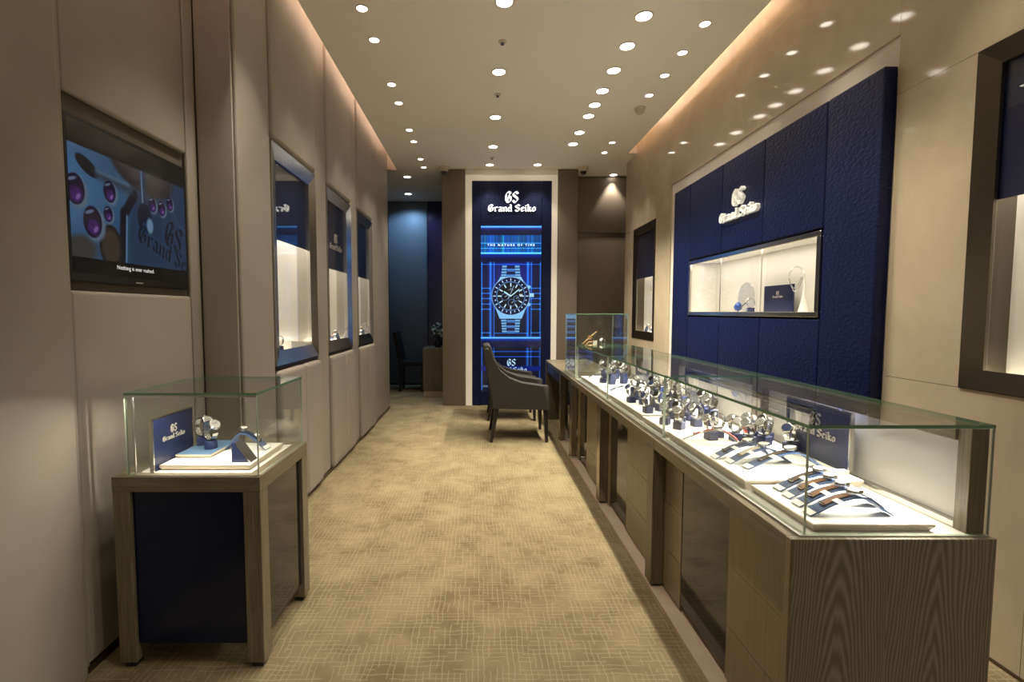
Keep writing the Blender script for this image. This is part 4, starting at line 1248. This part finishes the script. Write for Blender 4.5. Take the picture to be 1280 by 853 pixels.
# bracelet watches on blocks: (x, y, tray height, turn, dial, label)
BW = [
    (0.985, 2.020, T2, 0.15, M_DIALS, 'directly behind the red-edged strap'),
    (1.034, 2.060, T2, -0.1, M_DIALK, 'second in the row behind the red-edged strap'),
    (1.080, 2.000, T2, 0.0, M_DIALS, 'third in the row behind the red-edged strap'),
    (1.105, 1.940, T2, 0.45, M_DIALS, 'on the low block beyond the farthest dark strap'),
    (1.170, 1.945, T2, 0.35, M_DIALS, 'on the block between the sign board and the low block'),
    (1.165, 2.040, T2, 0.3, M_DIALS, 'against the frosted door at the end of the long tray'),
    (1.215, 2.010, T2, 0.3, M_DIALK, 'in the back corner of the long tray'),
    (1.215, 1.850, T2, 0.5, M_DIALB, 'just in front of the near navy sign board'),
    (1.040, 2.280, T3, 0.1, M_DIALS, 'with a large open loop at the near end of the middle counter'),
    (0.935, 2.225, T3, 0.7, M_DIALS, 'closest to the front glass seam of the middle counter'),
    (0.905, 2.320, T3, 0.9, M_DIALS, 'beside the front glass, second in the middle counter'),
    (0.985, 2.340, T3, 0.4, M_DIALK, 'in the middle of the crowded middle tray'),
    (1.060, 2.400, T3, 0.2, M_DIALS, 'in the back of the crowded middle tray'),
    (0.990, 2.440, T3, -0.2, M_DIALS, 'at the far end of the crowded middle tray'),
    (0.905, 2.560, T4, 0.2, M_DIALB, 'alone at the front edge of the far middle tray'),
    (0.990, 2.610, T4, 0.3, M_DIALK, 'behind the lone watch on the far middle tray'),
    (1.078, 2.700, T4, 0.5, M_DIALS, 'in the back of the far middle tray'),
    (0.910, 2.860, T4, 0.2, M_DIALB, 'with a blue dial beside the front glass of the middle counter'),
    (0.962, 2.800, T4, 0.0, M_DIALS, 'next to the blue-dialled watch in the middle counter'),
    (1.030, 3.020, T4, 0.3, M_DIALB, 'at the far back of the middle counter'),
    (0.945, 3.660, T6, 0.1, M_DIALS, 'first of three in the far counter'),
    (1.040, 3.740, T6, 0.2, M_DIALK, 'second of three in the far counter'),
    (1.120, 3.700, T6, 0.4, M_DIALS, 'third of three in the far counter'),
]
for (x, y, z, r, dm, lab) in BW:
    dup(PB, (x, y, z), r, f'navy block stand {lab}', 'navy watch blocks in the counter')
    dup(PW, (x, y, z + 0.0366), r, f'steel bracelet watch {lab}', 'steel bracelet watches in the counter', mats={'dial': dm}, scale=(1.12, 1.15, 1.12))
PT = make_block(0.080)
TALL = [
    (1.115, 2.290, T3, 0.25, M_DIALS, 'at the near end of the middle counter'),
    (1.130, 2.395, T3, 0.35, M_DIALK, 'mid near tray of the middle counter'),
    (1.060, 2.470, T3, 0.05, M_DIALS, 'at the far edge of that near tray'),
    (1.120, 2.620, T4, 0.20, M_DIALS, 'at the near end of the long middle tray'),
    (1.000, 2.715, T4, 0.35, M_DIALB, 'in the centre of the long middle tray'),
    (1.120, 2.800, T4, 0.10, M_DIALS, 'beside the sign board of the middle counter'),
    (1.060, 2.890, T4, 0.40, M_DIALK, 'towards the far end of the long middle tray'),
    (0.960, 2.950, T4, 0.15, M_DIALS, 'by the glass, far end of the long middle tray'),
    (1.130, 2.980, T4, 0.30, M_DIALS, 'in the far back corner of the long middle tray'),
    (0.990, 3.580, T6, 0.20, M_DIALS, 'at the near end of the far tray'),
    (1.090, 3.620, T6, 0.35, M_DIALK, 'in front of the far navy sign board'),
    (1.000, 3.840, T6, 0.10, M_DIALS, 'in the far half of the far tray'),
    (1.100, 3.860, T6, 0.30, M_DIALS, 'at the back of the far half of the far tray'),
]
for i, (x, y, z, r, dm, lab) in enumerate(TALL):
    if i == 0: put_first = (PT.__setattr__('location', (x, y, z)), PT.__setattr__('rotation_euler', (0, 0, r)), PT.__setitem__('label', f'tall navy block stand {lab}'), PT.__setitem__('group', 'tall navy watch blocks in the counter'))
    else: dup(PT, (x, y, z), r, f'tall navy block stand {lab}', 'tall navy watch blocks in the counter')
    dup(PW, (x, y, z + 0.0826), r, f'bracelet watch on tall block {lab}', 'steel bracelet watches on tall blocks', mats={'dial': dm}, scale=(1.12, 1.15, 1.12))


def sign_board(label, loc, y0, y1, x, z0, z1, facing, logo_w):
    """upright board: face looks to -x (facing -1) or +x (+1)"""
    t = thing('sign_board', label, 'sign', (x, (y0 + y1) / 2, z0), 'navy sign boards')
    f0, f1 = (x, x + .012) if facing < 0 else (x - .012, x)
    M().box(f0, f1, y0, y1, z0, z1, 0.001, 1).build('board', M_NAVYS, t)
    e = .014
    M().box(min(f0, f1) - .001, max(f0, f1) + .001, y0 - .006, y0 - .0005, z0, z1).box(min(f0, f1) - .001, max(f0, f1) + .001, y1 + .0005, y1 + .006, z0, z1).box(min(f0, f1) - .001, max(f0, f1) + .001, y0 - .006, y1 + .006, z1 + .0005, z1 + .005).build('metal_edge', M_STEEL, t)
    place_logo(t, (x + facing * .0002, (y0 + y1) / 2, z0 + (z1 - z0) * .52), (0, facing, 0), (facing, 0, 0), logo_w, .002, M_SILV)
    return t


sign_board('navy sign board with silver lettering behind the four strap watches', None, 1.590, 1.915, 1.240, T2 if False else CZ + .0045, 0.955, -1, 0.21)
sign_board('navy sign board at the back of the middle counter', None, 2.58, 2.88, 1.240, CZ + .0045, 0.955, -1, 0.20)
sign_board('navy sign board at the back of the far counter', None, 3.50, 3.80, 1.240, CZ + .0045, 0.945, -1, 0.20)
# small cream riser below the ramps
t = thing('riser', 'small cream riser slab under the arched ramps of the long tray', 'riser', (1.09, 1.64, T2))
M().box(1.175, 1.235, 1.575, 1.585, T2, T2 + .012, .001, 1).build('front_edge', M_TRAYE, t)
M().box(1.175, 1.235, 1.586, 1.60, T2, T2 + .012, .001, 1).build('slab', M_TRAY, t)

# inside the tall case: a watch resting on a slanted clear stand, a gold watch and a steel one
t = thing('slanted_stand', 'slanted clear stand in the tall glass case', 'stand', (1.03, 4.42, 0.991))
m = M(); pane(m, -.001, .001, 0, .1, 0, .1)
M().tube([(0.925, 4.36, 0.9945), (1.075, 4.40, 1.115)], 0.004, 8).tube([(0.955, 4.44, 0.9945), (1.055, 4.42, 1.097)], 0.003, 8).build('rod', M_ACRYL, t)
t = thing('open_strap_watch', 'open gold strap watch lying along the slanted stand', 'watch', (1.0, 4.38, 1.03))
M().tube([(0.93, 4.352, 1.008), (0.985, 4.366, 1.052)], 0.007, 8).tube([(1.015, 4.374, 1.076), (1.07, 4.388, 1.12)], 0.007, 8).build('strap', M_GOLD, t)
M().lathe([(0.018, 0), (0.021, .004), (0.018, .009), (0.0005, .0095)], (1.0, 4.362, 1.066), 20, Matrix.Rotation(math.radians(70), 3, 'X')).build('case', M_GOLD, t, smooth=True)
t = thing('square_watch', 'pink-gold square watch standing in the tall glass case', 'watch', (1.03, 4.36, 0.991))
M().box(1.015, 1.063, 4.33, 4.345, 0.996, 1.046, .006, 2).build('case', M_GOLD, t, smooth=True)
M().box(1.022, 1.056, 4.327, 4.3298, 1.003, 1.039).build('dial', M_DIALW, t)
M().tube([(0.955, 4.34, 0.998), (0.985, 4.34, 1.03), (1.014, 4.34, 1.03)], .006, 8).tube([(0.955, 4.34, 0.999), (0.985, 4.345, 0.998), (1.014, 4.34, 1.003)], .006, 8).build('strap', M_GOLD, t, smooth=True)
dup(PW, (1.13, 4.40, 0.9932), 0.6, 'steel bracelet watch on the shelf of the tall glass case', None)

# ------------------------------------------------------------------ small cabinet on the left
ax0, ax1, ay0, ay1, az = -1.312, -0.784, 1.675, 2.14, 0.712
t = thing('display_cabinet', 'small oak display cabinet with navy glass sides and a glass top case', 'cabinet', ((ax0 + ax1) / 2, (ay0 + ay1) / 2, 0))
lw = 0.062
for x in (ax0, ax1 - lw):
    for y in (ay0, ay1 - lw):
        M().box(x, x + lw, y, y + lw, 0.022, az - .054, .002, 1).build('leg', M_WOOD, t)
        M().box(x + .012, x + lw - .012, y + .012, y + lw - .012, 0.0, 0.0215).build('foot_glide', M_RUBBER, t)
tr = M()
for xa, xb in ((ax0, ax0 + lw), (ax1, ax1 - lw)):
    M().prism([(xa, az - .0002), (xb, az - .0538), (xb, az - .0555), (xa, az - .0019)], 1, ay0 - .0006, ay0 + .002).build('mitre_joint', M_BACKW, t)
for i, (p0, p1, p2, p3) in enumerate((((ax0, ay0), (ax1, ay0), (ax1 - lw, ay0 + lw), (ax0 + lw, ay0 + lw)), ((ax1, ay0), (ax1, ay1), (ax1 - lw, ay1 - lw), (ax1 - lw, ay0 + lw)),
                                      ((ax1, ay1), (ax0, ay1), (ax0 + lw, ay1 - lw), (ax1 - lw, ay1 - lw)), ((ax0, ay1), (ax0, ay0), (ax0 + lw, ay0 + lw), (ax0 + lw, ay1 - lw)))):
    M().prism([p0, p1, p2, p3], 2, az - .0535, az).build('top_rail', M_WOODX if i % 2 == 0 else M_WOODY, t)
M().box(ax0 + lw + .001, ax1 - lw - .001, ay0 + lw + .001, ay1 - lw - .001, az - .03, az - .001).build('deck', M_WHITE, t)
M().box(ax0 + lw + .001, ax1 - lw - .001, ay0 + .014, ay0 + .026, 0.088, az - .055).build('navy_glass_panel', M_NGLASS, t)
M().box(ax1 - .026, ax1 - .014, ay0 + lw + .001, ay1 - lw - .001, 0.088, az - .055).build('dark_glass_panel', M_DGLASS, t)
M().box(ax0 + .014, ax0 + .026, ay0 + lw + .001, ay1 - lw - .001, 0.088, az - .055).build('dark_glass_panel', M_DGLASS, t)
M().box(ax0 + lw + .001, ax1 - lw - .001, ay1 - .026, ay1 - .014, 0.088, az - .055).build('navy_glass_panel', M_NGLASS, t)
M().box(-1.15, -0.86, 1.83, 2.05, 0.0, 0.0865).build('plinth', M_PLINTH, t)
M().box(-1.27, -0.83, 1.72, 2.09, 0.0868, 0.0878).build('bottom_board', M_BACKW, t)
M().box(ax0 + .075, ax1 - .05, ay0 + .045, ay1 - .05, az + .0002, az + .0015).build('white_liner', M_TRAY, t)
gx0, gx1, gy0, gy1, gz1 = -1.268, -0.795, 1.692, 2.165, 1.012
gy1 = 2.125
gz0 = az + .001
m = M(); pane(m, gx0, gx1, gy0, gy0 + .006, gz0, gz1 - .009); m.build('front_glass', [M_GLASS, M_EDGEV], t)
m = M(); pane(m, gx0, gx1, gy1 - .006, gy1, gz0, gz1 - .009); m.build('rear_glass', [M_GLASS, M_EDGEV], t)
m = M(); pane(m, gx1 - .006, gx1, gy0 + .0065, gy1 - .0065, gz0, gz1 - .009); m.build('side_glass', [M_GLASS, M_EDGEV], t)
m = M(); pane(m, gx0, gx0 + .006, gy0 + .0065, gy1 - .0065, gz0, gz1 - .009); m.build('side_glass', [M_GLASS, M_EDGEV], t)
m = M(); pane(m, gx0 - .001, gx1 + .001, gy0 - .001, gy1 + .001, gz1 - .0085, gz1); m.build('top_glass', [M_GLASS, M_EDGE], t)
M().tube([(gx0 + .022, gy0 + .014, gz0 + .001), (gx0 + .022, gy0 + .014, gz1 - .0095)], .004, 8).build('steel_rod', M_STEEL, t)
M().box(gx0 + .006, gx1 - .006, gy0 + .0068, gy0 + .014, gz1 - .017, gz1 - .0095).build('light_bar', M_STEEL, t)
add_light('case_light', 'AREA', ((gx0 + gx1) / 2, gy0 + .012, gz1 - .018), 2.6, (1.0, 0.9, 0.74), (math.radians(-12), 0, 0), shape='RECTANGLE', size=0.42, size_y=0.006)

# its contents
tz = az + .0016
t = thing('display_tray', 'cream tray inside the small oak cabinet', 'tray', (-1.01, 1.89, tz))
m = M(); x0, x1, y0, y1, z = -1.185, -0.850, 1.742, 2.045, tz + .020; kk = .008
vs = [(x0 + kk, y0 + kk, tz), (x1 - kk, y0 + kk, tz), (x1 - kk, y1 - kk, tz), (x0 + kk, y1 - kk, tz), (x0, y0, z - .008), (x1, y0, z - .008), (x1, y1, z - .008), (x0, y1, z - .008), (x0, y0, z), (x1, y0, z), (x1, y1, z), (x0, y1, z)]
fs = [(3, 2, 1, 0), (8, 9, 10, 11)]
for q in (0, 4):
    fs += [(q, q + 1, q + 5, q + 4), (q + 1, q + 2, q + 6, q + 5), (q + 2, q + 3, q + 7, q + 6), (q + 3, q, q + 4, q + 7)]
m._add(vs, fs).build('tray_body', M_TRAYE, t)
M().box(x0 + .004, x1 - .004, y0 + .004, y1 - .004, z + .0002, z + .0012).build('suede_pad', M_TRAY, t)
tz2 = z + .0014
t = thing('riser', 'blue suede riser on the tray in the small oak cabinet', 'riser', (-1.07, 1.93, tz2))
m = M(); x0, x1, y0, y1, z = -1.178, -1.040, 1.825, 2.035, tz2 + .013
vs = [(x0 + kk, y0 + kk, tz2), (x1 - kk, y0 + kk, tz2), (x1 - kk, y1 - kk, tz2), (x0 + kk, y1 - kk, tz2), (x0, y0, z - .005), (x1, y0, z - .005), (x1, y1, z - .005), (x0, y1, z - .005), (x0, y0, z), (x1, y0, z), (x1, y1, z), (x0, y1, z)]
m._add(vs, fs).build('riser_body', M_TRAYE, t)
M().box(x0 + .003, x1 - .003, y0 + .003, y1 - .003, z + .0002, z + .0012).build('suede_pad', M_BLUE, t)
tz3 = z + .0014
sign_board('navy sign board with silver lettering in the small oak cabinet', None, 1.722, 1.955, -1.188, tz, 0.905, 1, 0.135)
dup(PB, (-1.152, 1.968, tz3), 0.5, 'square navy stand at the back of the small cabinet')
dup(PW, (-1.152, 1.968, tz3 + .0367), math.pi - .35, 'steel bracelet watch at the back of the small cabinet', mats={'dial': M_DIALS}, scale=(1.25, 1.3, 1.25))
dup(PBC, (-1.088, 1.912, tz3), 0.4, 'round navy stand at the front of the blue riser')
dup(PW, (-1.088, 1.912, tz3 + .0348), math.pi - .5, 'steel bracelet watch on the round navy stand in the small cabinet', mats={'dial': M_DIALS}, scale=(1.25, 1.3, 1.25))
dup(PR, (-0.872, 1.945, tz2), math.pi - 0.05, 'navy arched ramp under the strap watch in the small cabinet', scale=(.75, 1.1, 1.3))
dup(PS, (-0.872, 1.945, tz2 + .0016), math.pi - 0.05, 'dark strap watch on the navy ramp in the small cabinet', mats={'strap': M_NAVYSTRAP}, scale=(.75, 1.0, 1.3))
t = thing('easel_block', 'small navy wedge block with a steel edge at the front of the small cabinet', 'stand', (-0.90, 1.80, tz2))
M().prism([(-0.932, tz2), (-0.932, tz2 + .074), (-0.920, tz2 + .074), (-0.866, tz2)], 1, 1.772, 1.822).build('wedge', M_NAVYB, t)
M().prism([(-0.920, tz2 + .0745), (-0.914, tz2 + .0745), (-0.860, tz2), (-0.8655, tz2)], 1, 1.770, 1.824).build('steel_edge', M_STEEL, t)

# prototypes of watches and stands become the pieces in the wall showcases
def put(o, loc, rot, label, group=None):
    o.location = loc; o.rotation_euler = (0, 0, rot); o['label'] = label
    if group: o['group'] = group


bx_s = 2.0
zs = nz0 + fw_ - .004 + .0003
put(PB, (1.935, 3.44, zs), -0.3, 'navy block stand in the showcase of the leather wall')
put(PW, (1.935, 3.44, zs + .0367), -0.3, 'steel bracelet watch beside the sign board in the leather wall showcase')
put(PBC, (w1[1] + .012, 3.05, w1[0]), 0, 'round navy stand in the nearest showcase of the taupe wall')
put(PR, (w5[1] - .012, 5.48, w5[0]), math.pi / 2, 'navy ramp in the far bronze showcase')
put(PS, (w5[1] - .012, 5.48, w5[0] + .0016), math.pi / 2, 'strap watch in the far bronze showcase')
for o in (PR, PS): o.scale = (1, .9, 1.3)
dup(PW, (w1[1] + .012, 3.05, w1[0] + .0348), 0.3, 'steel bracelet watch in the nearest showcase of the taupe wall')
for (wv, y, lab) in ((w2, 4.12, 'middle'), (w3, 5.05, 'farthest')):
    dup(PR, (wv[1], y, wv[0]), math.pi / 2, f'navy ramp in the {lab} showcase of the taupe wall', scale=(1.1, .9, 1.2))
    dup(PS, (wv[1], y, wv[0] + .0016), math.pi / 2, f'strap watch in the {lab} showcase of the taupe wall', scale=(1.1, .9, 1.2))
t = thing('slanted_tray', 'white slanted display tray in the nearest showcase of the taupe wall', 'tray', (w1[1], 3.32, w1[0]))
M().prism([(3.17, w1[0] + .001), (3.42, w1[0] + .001), (3.46, w1[0] + .030), (3.17, w1[0] + .055)], 0, w1[2] - .004, w1[3] + .004).build('wedge', M_TRAY, t)
t = thing('sign_board', 'navy sign board in the showcase of the leather wall', 'sign', (2.03, 3.28, zs), 'navy sign boards')
M().box(2.03, 2.04, 3.125, 3.445, zs, zs + .185, .001, 1).build('board', M_NAVYS, t)
place_logo(t, (2.0298, 3.285, zs + .10), (0, -1, 0), (-1, 0, 0), 0.11, .002, M_SILV)
# drop-shaped stand with rod
t = thing('drop_stand', 'small blue drop-shaped stand with a slanted black rod behind glass', 'stand', (1.96, 3.65, zs))
M().lathe([(.0005, .0105), (.016, .013), (.027, .026), (.029, .042), (.022, .060), (.010, .074), (.0005, .080)], (1.96, 3.655, zs), 18).build('drop', simple('bright_blue', (0.015, 0.05, 0.24), .3), t, smooth=True)
M().lathe([(.014, 0), (.014, .003), (.004, .004), (.004, .012)], (1.96, 3.655, zs), 12).build('foot', M_BLACK, t)
M().tube([(1.955, 3.63, zs + .028), (1.945, 3.50, zs + .078)], .004, 8).build('rod', M_BLACK, t)
t = thing('acrylic_disc', 'round clear acrylic disc standing behind the blue drop stand', 'ornament', (2.0, 3.62, zs))
M().lathe([(.11, -.003), (.112, 0), (.11, .003)], (2.0, 3.62, zs + .1125), 32, Matrix.Rotation(math.radians(90), 3, 'Y')).build('disc', M_ACRYL, t)
t = thing('necklace_stand', 'white cone stand with a curved clear arm carrying a bracelet chain', 'stand', (1.96, 2.925, zs))
M().lathe([(.030, 0), (.022, .03), (.012, .08), (.006, .13), (.004, .22), (.0005, .225)], (1.965, 2.925, zs), 18).build('cone', M_WHITE, t, smooth=True)
arc = [(1.965, 2.925 + .075 - .075 * math.cos(a), zs + .215 + .075 * math.sin(a) * .9) for a in [math.radians(8 * q) for q in range(22)]]
M().tube(arc, .0045, 8).build('arm', M_ACRYL, t, smooth=True)
t = thing('chain_bracelet', 'fine silver chain hanging from the curved clear arm', 'bracelet', (1.96, 3.02, zs + .12))
ch = [(1.962, 3.0 + .065 * (q / 12 - .5) * 2, zs + .215 - .085 * (1 - ((q / 12 - .5) * 2) ** 2)) for q in range(13)]
ch2 = [(1.957, 3.0 + .060 * (q / 12 - .5) * 2, zs + .215 - .065 * (1 - ((q / 12 - .5) * 2) ** 2)) for q in range(13)]
M().tube(ch, .0025, 6).tube(ch2, .0018, 6).build('chain', M_CHROME, t, smooth=True)

# ------------------------------------------------------------------ armchairs
def make_armchair(x, y, label):
    """side silhouette from the photograph; seat looks to +x; y = near side"""
    t = thing('armchair', label, 'chair', (x + .38, y + .285, 0), 'armchairs at the desk')
    W = .57
    side = [(.127, .338), (.114, .463), (.083, .65), (.060, .80), (.046, .93), (.062, .945), (.083, .938), (.133, .837), (.200, .724), (.296, .65), (.42, .606), (.62, .575), (.672, .570), (.684, .555), (.684, .326)]
    def rounded(m, y0, y1):
        poly = [(x + a, b) for a, b in side]
        cxm = sum(p[0] for p in poly) / len(poly); cz = sum(p[1] for p in poly) / len(poly)
        e = 0.012
        ins = [(p[0] + (cxm - p[0]) * .03, p[1] - (.010 if p[1] > .5 else -.004)) for p in poly]
        n = len(poly)
        rings = [(ins, y0), (poly, y0 + e), (poly, y1 - e), (ins, y1)]
        vs = [(p[0], yy, p[1]) for r, yy in rings for p in r]
        fs = [tuple(range(n)), tuple(range(3 * n, 4 * n))[::-1]]
        for r in range(3):
            for q in range(n):
                fs.append((r * n + q, r * n + (q + 1) % n, (r + 1) * n + (q + 1) % n, (r + 1) * n + q))
        m._add(vs, fs)
    for y0 in (y, y + W - .075):
        m = M(); rounded(m, y0, y0 + .075); m.build('arm_panel', M_CHAIR, t, smooth=True)
    b = M()
    pr = [(.120, .34), (.083, .65), (.052, .90), (.050, .955), (.075, .972), (.105, .955), (.16, .80), (.215, .60), (.235, .45), (.235, .34)]
    b.prism([(x + a, z) for a, z in pr], 1, y + .072, y + W - .072)
    bo = b.build('backrest', M_CHAIR, t)
    bv = bo.modifiers.new('bevel', 'BEVEL'); bv.width = .012; bv.segments = 3; bv.limit_method = 'ANGLE'
    M().box(x + .237, x + .675, y + .077, y + W - .077, .335, .47, .025, 3).build('seat_cushion', M_CHAIR, t, smooth=True)
    for (fx, tx, fy, ty) in ((.112, .165, .02, .05), (.664, .655, .02, .05), (.112, .165, W - .02, W - .05), (.664, .655, W - .02, W - .05)):
        m = M(); a, bq = .014, .022
        vs = [(x + fx + sx * a, y + fy + sy * a, 0) for sx, sy in ((-1, -1), (1, -1), (1, 1), (-1, 1))] + [(x + tx + sx * bq, y + ty + sy * bq, .3255) for sx, sy in ((-1, -1), (1, -1), (1, 1), (-1, 1))]
        m._add(vs, [(3, 2, 1, 0), (4, 5, 6, 7), (0, 1, 5, 4), (1, 2, 6, 5), (2, 3, 7, 6), (3, 0, 4, 7)]).build('leg', M_LEG, t)
    return t


make_armchair(0.0, 4.70, 'brown upholstered tub armchair at the desk, nearer of two')
far_chair = make_armchair(-0.012, 5.62, 'brown upholstered tub armchair at the desk, farther of two, mostly hidden')
far_chair.scale = (1, .9, .94)

# ------------------------------------------------------------------ dark alcove furniture
t = thing('dining_chair', 'dark high-backed chair standing in the shadowy alcove', 'chair', (-1.30, 7.9, 0))
cx_, cy_ = -1.33, 7.75
M().box(cx_, cx_ + .42, cy_, cy_ + .44, .42, .50, .02, 2).build('seat', M_BLKCH, t, smooth=True)
M().prism([(cx_ - .09, .96), (cx_ - .03, .97), (cx_ + .06, .505), (cx_ + .0, .505)], 1, cy_ + .01, cy_ + .43).build('backrest', M_BLKCH, t)
for a, b in ((.01, .02), (.37, .02), (.01, .38), (.37, .38)):
    M().box(cx_ + a, cx_ + a + .035, cy_ + b, cy_ + b + .035, 0, .418).build('leg', M_BLACK, t)
t = thing('side_cabinet', 'grey oak side cabinet with a beige plinth in the alcove', 'cabinet', (-.70, 7.5, 0))
M().box(-.875, -.53, 7.32, 7.85, .085, .745, .002, 1).build('body', M_WOOD, t)
M().box(-.868, -.535, 7.325, 7.84, 0, .084).build('plinth', M_PLINTH, t)
M().box(-.70, -.697, 7.315, 7.3195, .10, .73).build('door_gap', M_BLACK, t)
t = thing('flower_vase', 'dark vase of pale flowers standing on the alcove cabinet', 'vase', (-.66, 7.5, .7455))
M().lathe([(.035, 0), (.05, .02), (.055, .07), (.035, .13), (.028, .16), (.032, .17)], (-.66, 7.5, .746), 18).build('vase', M_VASE, t, smooth=True)
stems = M()
rr = random.Random(3)
for q in range(34):
    a = rr.random() * 6.28; r = .11 * math.sqrt(rr.random()); zz = .746 + .21 + rr.random() * .20 - r * .4
    p = Vector((-.66 + r * math.cos(a), 7.5 + r * math.sin(a), zz))
    stems.tube([(-.66, 7.5, .90), tuple(p)], .002, 4)
    bm = bmesh.new(); bmesh.ops.create_icosphere(bm, subdivisions=1, radius=.016 + rr.random() * .014)
    for v in bm.verts: v.co = Vector((v.co.x, v.co.y, v.co.z * .75)) * (0.8 + .4 * rr.random()) + p
    M().bm(bm).build('blossom' if q % 3 else 'leaf', M_PETAL if q % 3 else M_LEAF, t)
stems.build('stems', M_LEAF, t)
